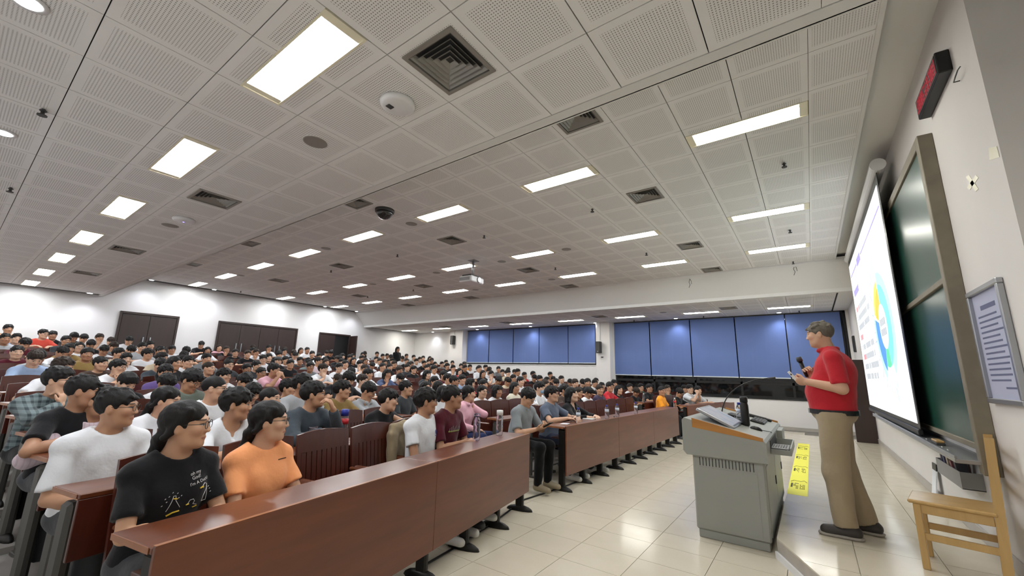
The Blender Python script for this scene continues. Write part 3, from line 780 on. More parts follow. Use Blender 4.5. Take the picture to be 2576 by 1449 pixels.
# gooseneck microphone
mc = top_thing('gooseneck_microphone', 'thin black gooseneck microphone rising from the podium', 'microphone', -.86, 5.30)
mc.rotation_euler = (0, 0, 0)
MB().lathe([(.035, 0), (.035, .012), (.012, .03), (.008, .05)], 14).build('base', M['black'], mc, True)
tgt = ony((1932, 952), 5.30); bp = np.array(mc.location); 
pts = []
for i in range(13):
    u = i/12; pts.append((u*u*(tgt[0]-bp[0])*.75+u*.25*(tgt[0]-bp[0]), 0, .05+(tgt[2]-bp[2]-.05)*(1-(1-u)**1.55)))
MB().tube(pts, .006, 8).build('neck', M['black'], mc, True)
e0, e1 = np.array(pts[-1]), np.array(pts[-1])-np.array(pts[-2]); e1 = e1/np.linalg.norm(e1)
MB().cyl(tuple(e0-e1*.005), tuple(e0+e1*.07), .009, .012, 10).build('capsule', M['darkgrey'], mc, True)
# bottles
def bottle(name, label, x, y, z, h=.22, r=.032, body='pet', cap='bluecap', water=True, lab='label', cat='bottle', capr=.016, caph=.025):
    t = thing(name, label, cat, (x, y, z))
    MB().lathe([(r*.85, 0), (r, .01), (r, h*.38), (r*.93, h*.42), (r, h*.48), (r, h*.72), (r*.6, h*.86), (capr*.85, h*.90), (capr*.85, h-caph)], 18).build('body', M[body], t, True)
    MB().lathe([(capr, h-caph), (capr, h-.002), (capr*.8, h)], 16).build('cap', M[cap], t, True)
    if lab: MB().lathe([(r+.0006, h*.50), (r+.0006, h*.68)], 18).build('label', M[lab], t, True)
    return t
bottle('water_bottle', 'clear water bottle with blue cap beside the thermos on the podium', -.66, 5.10, slz(-.66)+.002, .21)
th = thing('thermos', 'tall black vacuum flask standing on the podium', 'flask', (-.60, 5.02, slz(-.60)))
MB().lathe([(.036, .0), (.04, .012), (.04, .20), (.034, .225), (.034, .235)], 20).build('body', M['black'], th, True)
MB().lathe([(.037, .235), (.037, .285), (.033, .29)], 20).build('cap', M['black'], th, True)
# ---- blackboard
BY0, BY1 = 4.49, 9.6; BZ0, BZ1 = .83, 3.45
bb = thing('blackboard', 'large green sliding chalkboard in a worn grey frame', 'blackboard', (XF, (BY0+BY1)/2, BZ0))
oyb = (BY0+BY1)/2
def Pb(mb, name, mat, par=bb):
    mb.v = [(x-XF, y-oyb, z-BZ0) for x, y, z in mb.v]; return mb.build(name, mat, par)
Pb(MB().bbox(.93, XF, BY0, BY0+.09, BZ0-.06, BZ1, .004), 'frame', M['frame'])
Pb(MB().bbox(.93, XF, BY1-.09, BY1, BZ0-.06, BZ1, .004), 'frame', M['frame'])
Pb(MB().bbox(.93, XF, BY0+.09, BY1-.09, BZ1-.09, BZ1, .004), 'frame', M['frame'])
for yy in (BY1-.06,): pass
Pb(MB().box(.985, .995, BY0+.06, BY1-.06, .95, BZ1-.06), 'back_board', M['board'])
lo = Pb(MB().box(.962, .972, BY0+.09, BY1-.09, .97, 2.20), 'lower_board', M['board'])
up = Pb(MB().box(.945, .957, BY0+.09, BY1-.09, 2.235, BZ1-.10), 'upper_board', M['board'])
Pb(MB().bbox(.935, .965, BY0+.09, BY1-.09, 2.19, 2.24, .004), 'rail', M['frame'], up)
Pb(MB().bbox(.945, .975, BY0+.09, BY1-.09, .93, .975, .004), 'rail', M['frame'], lo)
Pb(MB().bbox(.80, XF, BY0+.02, BY1, .835, .865, .004).bbox(.80, .815, BY0+.02, BY1, .865, .885, .003), 'chalk_tray', M['alu'])
er = thing('board_eraser', 'long felt board eraser on the chalk tray', 'eraser', (.88, 5.45, .865))
MB().bbox(-.03, .03, -.10, .10, 0, .02, .004).build('felt', M['darkgrey'], er); MB().bbox(-.028, .028, -.10, .10, .02, .04, .006).build('grip', M['pine'], er)
for i, (yy, ln) in enumerate(((4.95, .08), (5.15, .06), (5.75, .07))):
    tag(MB().cyl((.85, yy, .871), (.86, yy+ln, .871), .005, .0045, 8).build('chalk', M['white']), ['white chalk stick nearest the near frame end on the tray', 'short white chalk stick between frame and eraser', 'white chalk stick behind the board eraser'][i], 'chalk', 'chalk sticks on the tray')
# ---- projection screen
SXp = .86; SY0, SY1, SZ0, SZ1 = 6.12, 10.52, .99, 3.69
ps = thing('projection_screen', 'pulled down projection screen glowing with a lecture slide', 'screen', (SXp, (SY0+SY1)/2, SZ0)); oys = (SY0+SY1)/2
def Ps(mb, name, mat, par=ps, sm=False):
    mb.v = [(x-SXp, y-oys, z-SZ0) for x, y, z in mb.v]; return mb.build(name, mat, par, sm)
Ps(MB().box(SXp, SXp+.006, SY0-.10, SY1+.05, SZ0-.06, SZ1+.12), 'backing', M['black'])
Ps(MB().bbox(SXp-.02, SXp+.02, SY0-.10, SY1+.05, SZ0-.11, SZ0-.05, .008), 'bottom_bar', M['black'])
Ps(MB().cyl((SXp+.02, SY0-.16, SZ1+.19), (SXp+.02, SY1+.12, SZ1+.19), .075, .075, 20), 'roller_case', M['white'])
EM = {}
def em(name, c, e=SCREEN_E): EM[name] = emit('slide_'+name, c, e); return EM[name]  # projector light on the screen is put into these materials as emission
em('white', (.90, .95, .96, 1)); em('purple', (.28, .22, .75, 1)); em('grey', (.40, .42, .44, 1)); em('red', (.85, .20, .22, 1)); em('orange', (1.0, .50, .04, 1)); em('yellow', (1, .78, .12, 1))
em('teal', (.20, .72, .62, 1)); em('mint', (.45, .88, .80, 1)); em('pale', (.68, .92, .90, 1)); em('blue', (.08, .28, .75, 1)); em('sky', (.45, .68, .88, 1)); em('green', (.12, .62, .35, 1))
pg = Ps(MB().box(SXp-.003, SXp, SY0, SY1, SZ0, SZ1), 'slide', EM['white'])
def U(u, v): return SY1-u*(SY1-SY0), SZ1-v*(SZ1-SZ0)     # slide coordinates, u from the audience's left
def srect(u0, u1, v0, v1, c, lay=1, nm='slide_mark'):
    a, b_ = U(u0, v0), U(u1, v1); x = SXp-.003-.0012*lay
    return Ps(MB().box(x, x+.001, min(a[0], b_[0]), max(a[0], b_[0]), min(a[1], b_[1]), max(a[1], b_[1])), nm, EM[c], ps)
def sector(cu, cv, r0, r1, a0, a1, c, lay=1, asp=1.0):
    mb = MB(); x = SXp-.003-.0012*lay; n_ = max(4, int(abs(a1-a0)/6)); cy, cz = U(cu, cv)
    for i in range(n_):
        A = [math.radians(a0+(a1-a0)*j/n_) for j in (i, i+1)]
        pts = [(cy-r*math.cos(a)*asp, cz+r*math.sin(a)) for r, a in ((r0, A[0]), (r1, A[0]), (r1, A[1]), (r0, A[1]))]
        mb.quadbox([(x, p[0], p[1]) for p in pts]+[(x+.001, p[0], p[1]) for p in pts])
    return Ps(mb, 'slide_shape', EM[c], ps)
srect(.02, .30, .085, .095, 'purple'); srect(.46, .99, .085, .095, 'purple')
for i in range(5): srect(.315+.026*i, .336+.026*i, .065, .115, 'purple')
for i in range(6): srect(.06+.032*i, .085+.032*i, .205, .25, 'purple')
rl = random.Random(3)
for ln, (v, c) in enumerate(((.325, 'red'), (.390, 'grey'), (.455, 'grey'), (.525, 'red'), (.595, 'grey'), (.660, 'red'), (.725, 'grey'), (.790, 'grey'))):
    u = .05+.004*ln; e = .15 if ln == 3 else .40+.08*rl.random()
    j = 0
    while u < e:
        wd = .013+.006*rl.random()
        srect(u, u+wd, v, v+.035, c if (c == 'grey' or j < 4) else 'grey'); u += wd+.005; j += 1
        if rl.random() < .12: u += .02
cu, cv = .735, .575
sector(cu, cv, .0, .86, -115, 95, 'pale', 1, 1.1); sector(cu, cv, .40, .72, -60, 90, 'mint', 2, 1.1)
sector(cu, cv, .30, .56, -70, 88, 'teal', 3, 1.1); sector(cu, cv, .30, .52, 92, 160, 'orange', 3, 1.1); sector(cu, cv, .52, .64, 96, 158, 'yellow', 3, 1.1)
sector(cu, cv, .30, .62, 165, 250, 'blue', 3, 1.1); sector(cu, cv, .62, .76, 165, 245, 'sky', 3, 1.1); sector(cu, cv, .30, .54, 252, 288, 'green', 3, 1.1)
sector(cu, cv, 0, .30, 0, 360, 'white', 4, 1.1)
for i in range(4): srect(.685+.026*i, .705+.026*i, .535, .57, 'grey', 5); srect(.685+.026*i, .705+.026*i, .585, .62, 'grey', 5)
for i in range(26):
    a = math.radians(90+i*8.2); r0, r1 = .80+.05*rl.random(), .94+.12*rl.random(); x = SXp-.0054; cy, cz = U(cu, cv)
    da = .006; pts = [(cy-r*math.cos(a+s)*.98, cz+r*math.sin(a+s)) for r, s in ((r0, -da), (r1, -da), (r1, da), (r0, da))]
    Ps(MB().quadbox([(x, p[0], p[1]) for p in pts]+[(x+.001, p[0], p[1]) for p in pts]), 'slide_mark', EM[rl.choice(['sky', 'yellow', 'grey', 'blue'])])
# cable coil hanging beside the screen case
cc = MB()
for r_ in (.055, .048, .052): cc.tube([(XF-.03, 5.72+.0+r_*math.cos(a), 3.45+r_*math.sin(a)) for a in np.linspace(0, 2*math.pi, 22)], .006, 6)
cc.tube([(XF-.03, 5.72, 3.5), (XF-.02, 5.70, 3.60)], .004, 6)
tag(cc.build('cable_coil', M['darkgrey']), 'small coil of grey cable hanging between screen and chalkboard', 'cable')
# ---- red LED sign high on the front wall
ls = thing('led_sign', 'narrow black LED sign with red glowing characters high on the wall', 'sign', (XF, 4.10, 3.64))
MB().bbox(-.075, 0, -.33, .33, -.085, .085, .006).build('case', M['black'], ls)
MB().box(-.078, -.075, -.31, .31, -.07, .07).build('screen', M['podium_dark'], ls)
rl = random.Random(5)
for g in range(9):
    y = -.30+.066*g
    for i in range(4):
        if rl.random() < .8: MB().box(-.081, -.078, y+.004, y+.052, -.052+.032*i, -.044+.032*i).build('led_stroke', M['ledred'], ls)
    for i in range(3):
        if rl.random() < .75: MB().box(-.081, -.078, y+.004+.021*i, y+.011+.021*i, -.055, .055).build('led_stroke', M['ledred'], ls)
# ---- framed notice
nf = thing('framed_notice', 'aluminium framed notice with rows of faded print on the wall', 'notice', (XF, 4.06, 1.28))
NW, NH = .62, .78
for (a, b_, c0, c1) in ((-NW/2, NW/2, 0, .035), (-NW/2, NW/2, NH-.035, NH), (-NW/2, -NW/2+.035, .035, NH-.035), (NW/2-.035, NW/2, .035, NH-.035)):
    MB().bbox(-.035, 0, a, b_, c0, c1, .005).build('frame', M['alu'], nf)
MB().box(-.012, 0, -NW/2+.03, NW/2-.03, .03, NH-.03).build('sheet', M['notice'], nf)
rl = random.Random(8)
MB().box(-.0132, -.012, -.14, .14, NH-.15, NH-.12).build('heading', M['ink'], nf)
for i in range(13):
    e = .10+.14*rl.random(); MB().box(-.0130, -.012, -e, .22, NH-.20-.036*i, NH-.188-.036*i).build('print_line', M['ink'], nf)
MB().box(-.0132, -.012, -.20, -.02, .10, .112).build('print_line', M['ink'], nf)
# ---- tape marks, hook
def patch(name, label, cat, pxs, mat, th=.0015):
    poly = [onx(p, XF-.001) for p in pxs]; c = sum(poly)/len(poly)
    mb = MB(); mb.v = [(-th, p[1]-c[1], p[2]-c[2]) for p in poly]+[(0, p[1]-c[1], p[2]-c[2]) for p in poly]; n_ = len(poly)
    mb.f = [tuple(range(n_)), tuple(range(2*n_-1, n_-1, -1))]+[((i+1) % n_, i, n_+i, n_+(i+1) % n_) for i in range(n_)]; mb.m = [0]*len(mb.f)
    return tag(mb.build(name, mat, None, loc=(XF-.001, c[1], c[2])), label, cat)
M['tape'] = plain('yellowed_tape', srgb(220, 216, 190), .4)
patch('tape_strip', 'crossed yellowed tape strip leaning right on the wall', 'tape', [(2430, 445), (2438, 440), (2462, 475), (2455, 482)], M['tape'])
patch('tape_strip', 'crossed yellowed tape strip leaning left on the wall', 'tape', [(2455, 440), (2462, 447), (2440, 478), (2433, 472)], M['tape'])
patch('tape_strip', 'shiny crumpled tape patch beside the wall corner', 'tape', [(2488, 372), (2508, 368), (2515, 395), (2490, 403)], M['tape'])
hk = onx((2415, 203), XF); tag(MB().tube([(0, .0, 0), (-.03, 0, 0), (-.035, -.06, .0), (-.03, -.11, .02), (-.02, -.13, .03)], .004, 6).build('wall_hook', M['darkgrey'], None, loc=tuple(hk)), 'bent wire hook sticking out of the wall near the LED sign', 'hook')
# ---- wall box with odds and ends under the tray, leaning board
wb = thing('wall_box', 'grey open metal box full of small things on the wall', 'box', (XF, 5.38, .58))
MB().box(-.13, -.125, -.40, .40, 0, .13).box(-.125, 0, -.40, .40, 0, .006).box(-.125, 0, -.40, -.394, 0, .13).box(-.125, 0, .394, .40, 0, .13).build('case', M['grey'], wb)
for i, (yy, hh, cc_) in enumerate(((.30, .26, (.03, .03, .07, 1)), (.20, .20, (.10, .10, .2, 1)), (.08, .22, (.5, .42, .3, 1)), (-.05, .17, (.3, .1, .12, 1)), (-.18, .21, (.06, .06, .08, 1)))):
    o = MB().quadbox([(-.10, -.045, 0), (-.03, -.045, 0), (-.03, .045, 0), (-.10, .045, 0), (-.12, -.05, hh), (-.05, -.045, hh-.03), (-.03, .05, hh), (-.11, .045, hh-.02)]).build('package', M['any'], None, loc=(XF, 5.38+yy, .588)); o.color = cc_
    tag(o, ['dark package sticking out at the far end of the wall box', 'blue grey packet second in the wall box', 'tan packet in the middle of the wall box', 'maroon packet fourth in the wall box', 'black packet at the near end of the wall box'][i], 'package', 'packages in the wall box')
pb = thing('leaning_board', 'narrow white board with black top leaning on the wall', 'board', (XF-.02, 6.6, HP+.0))
MB().quadbox([(-.06, -.09, 0), (-.05, -.09, 0), (-.05, .09, 0), (-.06, .09, 0), (-.012, -.09, .33), (-.002, -.09, .33), (-.002, .09, .33), (-.012, .09, .33)]).build('sheet', M['paper'], pb)
MB().quadbox([(-.012, -.09, .33), (-.002, -.09, .33), (-.002, .09, .33), (-.012, .09, .33), (-.006, -.09, .40), (.004, -.09, .40), (.004, .09, .40), (-.006, .09, .40)]).build('top_band', M['black'], pb)
# ---- thin dark strands added where the soffit trim is stained
for i, px in enumerate(((1735, 702), (1997, 668))):
    q = onx(px, ony(px, 11.05)[0]); 
    tw = MB().tube([(0, 0, .05), (.01, -.02, -.02), (-.015, -.03, -.09), (.01, -.04, -.16), (-.02, -.05, -.24)], .006, 5).tube([(0, -.01, 0), (.04, -.03, -.06), (.05, -.05, -.15)], .005, 5)
    tag(tw.build('loose_wire', M['darkgrey'], None, loc=(q[0], 11.04, q[2])), ['frayed wire tuft hanging from the middle of the sloped soffit', 'frayed wire hanging from the soffit close to the screen'][i], 'wire')
# ---- pine chair on the stage
fl = onz((2355, 1425), HP); ch = thing('pine_chair', 'plain varnished pine chair standing by the wall', 'chair', (.73, 4.38, HP), math.radians(168))
CW, CD, SH = .33, .36, .445
# local x forward (towards the audience), y left
for sx_, sy_ in ((1, 1), (1, -1)): MB().bbox(sx_*CD/2-.02, sx_*CD/2+.02, sy_*CW/2-.02, sy_*CW/2+.02, 0, SH-.025, .004).build('leg', M['pine'], ch)
for sy_ in (1, -1):
    MB().quadbox([(-CD/2-.035, sy_*CW/2-.02, 0), (-CD/2+.015, sy_*CW/2-.02, 0), (-CD/2+.015, sy_*CW/2+.02, 0), (-CD/2-.035, sy_*CW/2+.02, 0), (-CD/2-.07, sy_*CW/2-.02, .91), (-CD/2-.025, sy_*CW/2-.02, .91), (-CD/2-.025, sy_*CW/2+.02, .91), (-CD/2-.07, sy_*CW/2+.02, .91)]).build('back_post', M['pine'], ch)
    MB().bbox(-CD/2, CD/2, sy_*CW/2-.012, sy_*CW/2+.012, SH-.085, SH-.025, .003).build('apron', M['pine'], ch)
    MB().bbox(-CD/2, CD/2, sy_*CW/2-.012, sy_*CW/2+.012, .19, .235, .003).build('stretcher', M['pine'], ch)
MB().bbox(-CD/2-.02, CD/2+.045, -CW/2-.03, CW/2+.03, SH-.025, SH, .008).build('seat', M['pine'], ch)
for zz_ in (.57, .69, .81): MB().bbox(-CD/2-.055, -CD/2-.035, -CW/2, CW/2, zz_, zz_+.055, .004).build('back_slat', M['pine'], ch)
# ---- yellow floor sticker with repeated print
ys_ = thing('floor_sticker', 'long yellow printed strip stuck along the stage edge', 'sticker', (-.26, 8.25, HP))
MB().box(-.095, .095, -2.36, 2.36, 0, .0012).build('strip', M['yellow'], ys_)
rl = random.Random(2)
for i, yy in enumerate((-1.85, -.75, .45, 1.65)):
    for cx in (-.02, .045):
        for j in range(5):
            for q_ in range(4):
                if rl.random() < .7: MB().box(cx-.028+.013*q_, cx-.019+.013*q_, yy-.18+.07*j, yy-.135+.07*j, .0012, .0018).build('print_mark', M['inkblack'], ys_)
    MB().box(-.075, -.055, yy-.12, yy+.12, .0012, .0018).build('print_mark', M['inkblack'], ys_)
    MB().tube([(-.08, yy+.22, .0015), (-.05, yy+.30, .0015), (.02, yy+.27, .0015), (.06, yy+.33, .0015), (.085, yy+.24, .0015)], .004, 4).build('print_mark', M['inkblack'], ys_)
# ---- roller blinds
bx1 = [1176, 1231, 1292, 1357, 1430, 1499]; bx2 = [1546, 1636, 1738.7, 1853, 1982, 2125]
zt = ZL-.005
for wn, bxs in ((0, bx1), (1, bx2)):
    for i in range(5):
        x0 = ony((bxs[i], 870), YW)[0]+.015; x1 = ony((bxs[i+1], 870), YW)[0]-.015; z0 = ZB1 if wn == 0 else ZB2
        t = thing('roller_blind', '%s blue roller blind from the left on the %s window' % (ORD[i], ['rear', 'front'][wn]), 'blind', ((x0+x1)/2, YW-.03, z0), 0, 'blue roller blinds')
        hw = (x1-x0)/2
        fb = MB(); nx = 12
        for a in range(nx):
            u0, u1 = -hw+2*hw*a/nx, -hw+2*hw*(a+1)/nx; w0, w1 = .006*math.sin(a*.9+i), .006*math.sin((a+1)*.9+i)
            fb.quadbox([(u0, w0*1.6, .02), (u1, w1*1.6, .02), (u1, w1*1.6+.003, .02), (u0, w0*1.6+.003, .02), (u0, 0, zt-z0), (u1, 0, zt-z0), (u1, .003, zt-z0), (u0, .003, zt-z0)])
        fb.build('fabric', M['blind'], t)
        MB().bbox(-hw, hw, -.012, .012, -.008, .022, .004).build('bottom_bar', M['bar'], t)
        MB().cyl((-hw, .0, zt-z0-.02), (hw, .0, zt-z0-.02), .018, None, 10).build('tube', M['darkgrey'], t)
# ---- loudspeakers on the walls
def speaker(px, y, label, rz=0):
    c = ony(px, y); t = thing('wall_speaker', label, 'speaker', (c[0], y, c[2]), rz, 'black wall loudspeakers')
    MB().bbox(-.095, .095, -.20, -.03, -.21, .21, .012).build('cabinet', M['black'], t)
    MB().bbox(-.08, .08, -.207, -.20, -.195, .195, .01).build('grille', M['darkgrey'], t)
    MB().box(-.03, .03, -.03, 0, -.05, .05).build('bracket', M['darkgrey'], t); MB().bbox(-.02, .02, -.210, -.207, -.17, -.145, .001).build('badge', M['alu'], t)
    MB().tube([(.02, -.02, .25), (.03, -.01, .5), (.03, -.006, .95)], .006, 5).build('cable', M['grey'], t)
speaker((1143, 856), YW-PD, 'small black loudspeaker on the far rear pillar'); speaker((1509, 874), YW-PD, 'black loudspeaker on the pillar between the windows')
speaker((2156, 866), 14.0, 'black loudspeaker near the screen above the brown door')
tag(MB().lathe([(.02, 0), (.045, .02), (.045, .04)], 14).build('wall_camera', M['darkgrey'], None, True, loc=tuple(ony((1515, 900), YW-PD-.02))), 'small round device under the pillar loudspeaker', 'camera')
# ---- ceiling fittings
spk = MB().lathe([(.09, -.006), (.10, -.004), (.10, .0)], 24).mesh('grille', M['ventmetal'], True)
spr = MB().lathe([(.096, -.002), (.108, -.002), (.108, .0)], 24).mesh('rim', M['ceil_plain'], True)
def cspk(px, z, label):
    p = onz(px, z); t = thing('ceiling_speaker', label, 'speaker', (p[0], p[1], z), 0, 'round ceiling speakers'); put('grille', spk, t); put('rim', spr, t)
cspk((793, 357), ZL, 'round ceiling speaker nearest the camera'); cspk((428, 567), ZL, 'round ceiling speaker beside the blue lit access point')
for i, px in enumerate(((1035, 563), (820, 625), (605, 693), (1425, 627), (1262, 658), (1098, 686), (938, 715), (1388, 703), (1196, 729), (1668, 786))):
    cspk(px, ZL if px[1] > 780 else ZH, ['round ceiling speaker just right of the dome camera', 'second round ceiling speaker behind the dome camera', 'third round ceiling speaker behind the dome camera', 'ceiling speaker by the front centre lamps', 'second ceiling speaker of the middle lamp row', 'ceiling speaker beside the projector', 'rear ceiling speaker of the middle lamp row', 'front ceiling speaker of the far lamp row', 'rear ceiling speaker of the far lamp row', 'small ceiling speaker above the front blinds'][i])
spm = MB().cyl((0, 0, 0), (0, 0, -.05), .012, None, 8).cyl((0, 0, -.05), (0, 0, -.058), .03, .03, 10).cyl((0, 0, -.012), (0, 0, -.018), .022, .022, 10).mesh('sprinkler', M['darkgrey'])
for i, (px, z) in enumerate((((1972, 410), ZH), ((1490, 525), ZH), ((1218, 592), ZH), ((1000, 640), ZH), ((833, 680), ZH), ((1987, 578), ZH), ((1626, 636), ZH), ((1397, 673), ZH), ((1995, 658), ZH), ((606, 732), ZH), ((110, 275), ZL), ((28, 472), ZL), ((2010, 782), ZL), ((1770, 795), ZL), ((1595, 805), ZL), ((1040, 728), ZH), ((925, 745), ZH))):
    p = onz(px, z); tag(put('sprinkler', spm, None, (p[0], min(p[1], 10.93) if z == ZH else p[1], z)), 'small dark fire sprinkler, %s in order on the %s ceiling' % (ORD[i], 'raised' if z == ZH else 'low'), 'sprinkler', 'ceiling sprinklers')
def ap(px, label, led):
    p = onz(px, ZL); t = thing('access_point', label, 'access point', (p[0], p[1], ZL))
    MB().lathe([(.04, -.045), (.10, -.042), (.125, -.03), (.13, -.012), (.125, 0)], 28).build('shell', M['white'], t, True)
    if led: MB().lathe([(.012, -.047), (.012, -.044)], 10).build('status_light', M['ledblue'], t)
    else: MB().bbox(-.055, -.01, -.065, -.015, -.049, -.043, .004).build('patch', M['darkgrey'], t)
ap((1000, 258), 'round white access point beside the nearest air vent', False); ap((463, 551), 'round white access point with blue light on the rear low ceiling', True)
ap((1770, 781), 'round white access point above the front blinds', False)
p = onz((968, 528), ZH); t = thing('dome_camera', 'dark glass dome camera under the raised ceiling edge', 'camera', (p[0], p[1], ZH))
MB().lathe([(.15, -.05), (.155, -.03), (.155, 0)], 28).build('housing', M['darkgrey'], t, True)
m_d, nt, bsdf = new_mat('smoked_dome'); bsdf.inputs['Base Color'].default_value = (.02, .02, .02, 1); bsdf.inputs['Roughness'].default_value = .06; bsdf.inputs['Coat Weight'].default_value = .5
MB().lathe([(.02, -.165), (.06, -.155), (.10, -.125), (.13, -.08), (.14, -.05)], 28).build('dome', m_d, t, True)
# projector on its pole
p = onz((1191, 656), ZH); t = thing('projector', 'white ceiling projector hanging from a thin pole', 'projector', (p[0], p[1], ZH), math.radians(4))
zc = ony((1185, 705), p[1])[2]-ZH
MB().cyl((0, 0, 0), (0, 0, zc+.10), .025, None, 12).build('pole', M['alu'], t, True); MB().bbox(-.10, .10, -.10, .10, -.012, 0, .003).build('mount_plate', M['grey'], t)
pb_ = MB().bbox(-.22, .16, -.24, .24, zc-.08, zc+.06, .02).build('body', M['white'], t)
MB().bbox(-.16, .10, -.20, .20, zc+.06, zc+.10, .006).build('bracket', M['darkgrey'], t)
MB().cyl((.16, .02, zc-.01), (.19, .02, zc-.01), .07, .065, 20).build('lens_ring', M['grey'], pb_); MB().cyl((.19, .02, zc-.01), (.193, .02, zc-.01), .052, None, 20).build('lens', M['lens'], pb_)
MB().box(-.20, .10, -.243, -.24, zc-.05, zc+.03).build('vent_grille', M['grey'], pb_)
# ================================================================== people: smooth bodies grown from distance fields
class Vol:
    def __init__(s, lo, hi, h):
        s.lo = np.array(lo, float); s.h = h
        n = np.ceil((np.array(hi)-s.lo)/h).astype(int)+1
        s.n = n; s.D = np.full(tuple(n), .15, np.float32)
        s.ax = [(s.lo[i]+h*np.arange(n[i])).astype(np.float32) for i in range(3)]
    def win(s, mn, mx, pad):
        sl = []
        for i in range(3):
            a = int(max(0, math.floor((mn[i]-pad-s.lo[i])/s.h))); b_ = int(min(s.n[i], math.ceil((mx[i]+pad-s.lo[i])/s.h)+1))
            if b_ <= a: return None, None
            sl.append(slice(a, b_))
        X = s.ax[0][sl[0]][:, None, None]; Y = s.ax[1][sl[1]][None, :, None]; Z = s.ax[2][sl[2]][None, None, :]
        return tuple(sl), (X, Y, Z)
    def mix(s, sl, d, k, sub):
        D = s.D[sl]
        if sub:
            a, b_ = -D, d; h = np.clip(.5+.5*(b_-a)/k, 0, 1); s.D[sl] = -(b_*(1-h)+a*h-k*h*(1-h))
        else:
            h = np.clip(.5+.5*(d-D)/k, 0, 1); s.D[sl] = d*(1-h)+D*h-k*h*(1-h)
    def cone(s, a, b_, ra, rb, k=.012, cap0=False, cap1=False, sub=False, pad=.05):
        a = np.asarray(a, float); b_ = np.asarray(b_, float); R_ = max(ra, rb)
        sl, g = s.win(np.minimum(a, b_)-R_, np.maximum(a, b_)+R_, pad)
        if sl is None: return
        ba = b_-a; L2 = float(ba@ba)+1e-9
        px, py, pz = g[0]-a[0], g[1]-a[1], g[2]-a[2]
        tr = (px*ba[0]+py*ba[1]+pz*ba[2])/L2; t = np.clip(tr, 0, 1)
        d = np.sqrt((px-t*ba[0])**2+(py-t*ba[1])**2+(pz-t*ba[2])**2)-(ra+(rb-ra)*t)
        L = math.sqrt(L2)
        if cap0: d = np.maximum(d, -tr*L)
        if cap1: d = np.maximum(d, (tr-1)*L)
        s.mix(sl, d, k, sub)
    def ell(s, c, r, k=.012, R=None, sub=False, pad=.05):
        c = np.asarray(c, float); r = np.asarray(r, float); m_ = r.max()
        sl, g = s.win(c-m_, c+m_, pad)
        if sl is None: return
        px, py, pz = g[0]-c[0], g[1]-c[1], g[2]-c[2]
        if R is not None:
            px, py, pz = (R[0, 0]*px+R[1, 0]*py+R[2, 0]*pz, R[0, 1]*px+R[1, 1]*py+R[2, 1]*pz, R[0, 2]*px+R[1, 2]*py+R[2, 2]*pz)
        k0 = np.sqrt((px/r[0])**2+(py/r[1])**2+(pz/r[2])**2); k1 = np.sqrt((px/r[0]**2)**2+(py/r[1]**2)**2+(pz/r[2]**2)**2)+1e-6
        s.mix(sl, k0*(k0-1)/k1, k, sub)
    def cut(s, c, nrm):
        """remove everything on the positive side of a plane"""
        c = np.asarray(c, float); n_ = np.asarray(nrm, float); n_ = n_/np.linalg.norm(n_)
        X, Y, Z = s.ax[0][:, None, None], s.ax[1][None, :, None], s.ax[2][None, None, :]
        s.D = np.maximum(s.D, ((X-c[0])*n_[0]+(Y-c[1])*n_[1]+(Z-c[2])*n_[2]).astype(np.float32))
    def wobble(s, amp, f, seed=0):
        X, Y, Z = s.ax[0][:, None, None], s.ax[1][None, :, None], s.ax[2][None, None, :]
        r_ = np.random.RandomState(seed); ph = r_.rand(6)*6.28
        s.D += (amp*(np.sin(f*X+1.7*f*Z*.3+ph[0])*np.sin(f*.8*Y+ph[1])+.6*np.sin(1.9*f*Y+ph[2]+f*.5*X)*np.sin(1.3*f*Z+ph[3]))).astype(np.float32)
    def nets(s):
        D = s.D; D[0] = D[-1] = .1; D[:, 0] = D[:, -1] = .1; D[:, :, 0] = D[:, :, -1] = .1
        S = D < 0
        cnt = np.zeros(tuple(np.array(D.shape)-1), np.uint8); cs = [(i, j, k) for i in (0, 1) for j in (0, 1) for k in (0, 1)]
        sh = D.shape
        for i, j, k in cs: cnt += S[i:sh[0]-1+i, j:sh[1]-1+j, k:sh[2]-1+k]
        act = np.argwhere((cnt > 0) & (cnt < 8))
        val = {c: D[act[:, 0]+c[0], act[:, 1]+c[1], act[:, 2]+c[2]] for c in cs}
        acc = np.zeros((len(act), 3)); num = np.zeros(len(act))
        for a in cs:
            for ax_ in range(3):
                if a[ax_]: continue
                b_ = list(a); b_[ax_] = 1; b_ = tuple(b_)
                va, vb = val[a], val[b_]; m_ = (va < 0) != (vb < 0)
                t = np.where(m_, va/(va-vb+1e-12), 0)
                p = np.array(a, float)[None].repeat(len(act), 0); p[:, ax_] += t
                acc += p*m_[:, None]; num += m_
        V = (act+acc/num[:, None])*s.h+s.lo
        idx = np.full(cnt.shape, -1, np.int32); idx[act[:, 0], act[:, 1], act[:, 2]] = np.arange(len(act))
        Q = []
        for ax_ in range(3):
            u, v = (ax_+1) % 3, (ax_+2) % 3
            s0 = [slice(None)]*3; s1 = [slice(None)]*3; s0[ax_] = slice(0, -1); s1[ax_] = slice(1, None)
            A, B = S[tuple(s0)], S[tuple(s1)]
            e = np.argwhere(A != B); e = e[(e[:, u] > 0) & (e[:, v] > 0)]
            fl = A[e[:, 0], e[:, 1], e[:, 2]]
            def g(du, dv):
                q = e.copy(); q[:, u] += du; q[:, v] += dv; return idx[q[:, 0], q[:, 1], q[:, 2]]
            q = np.stack([g(-1, -1), g(0, -1), g(0, 0), g(-1, 0)], 1)
            q[~fl] = q[~fl][:, ::-1]; Q.append(q)
        return V, np.concatenate(Q)
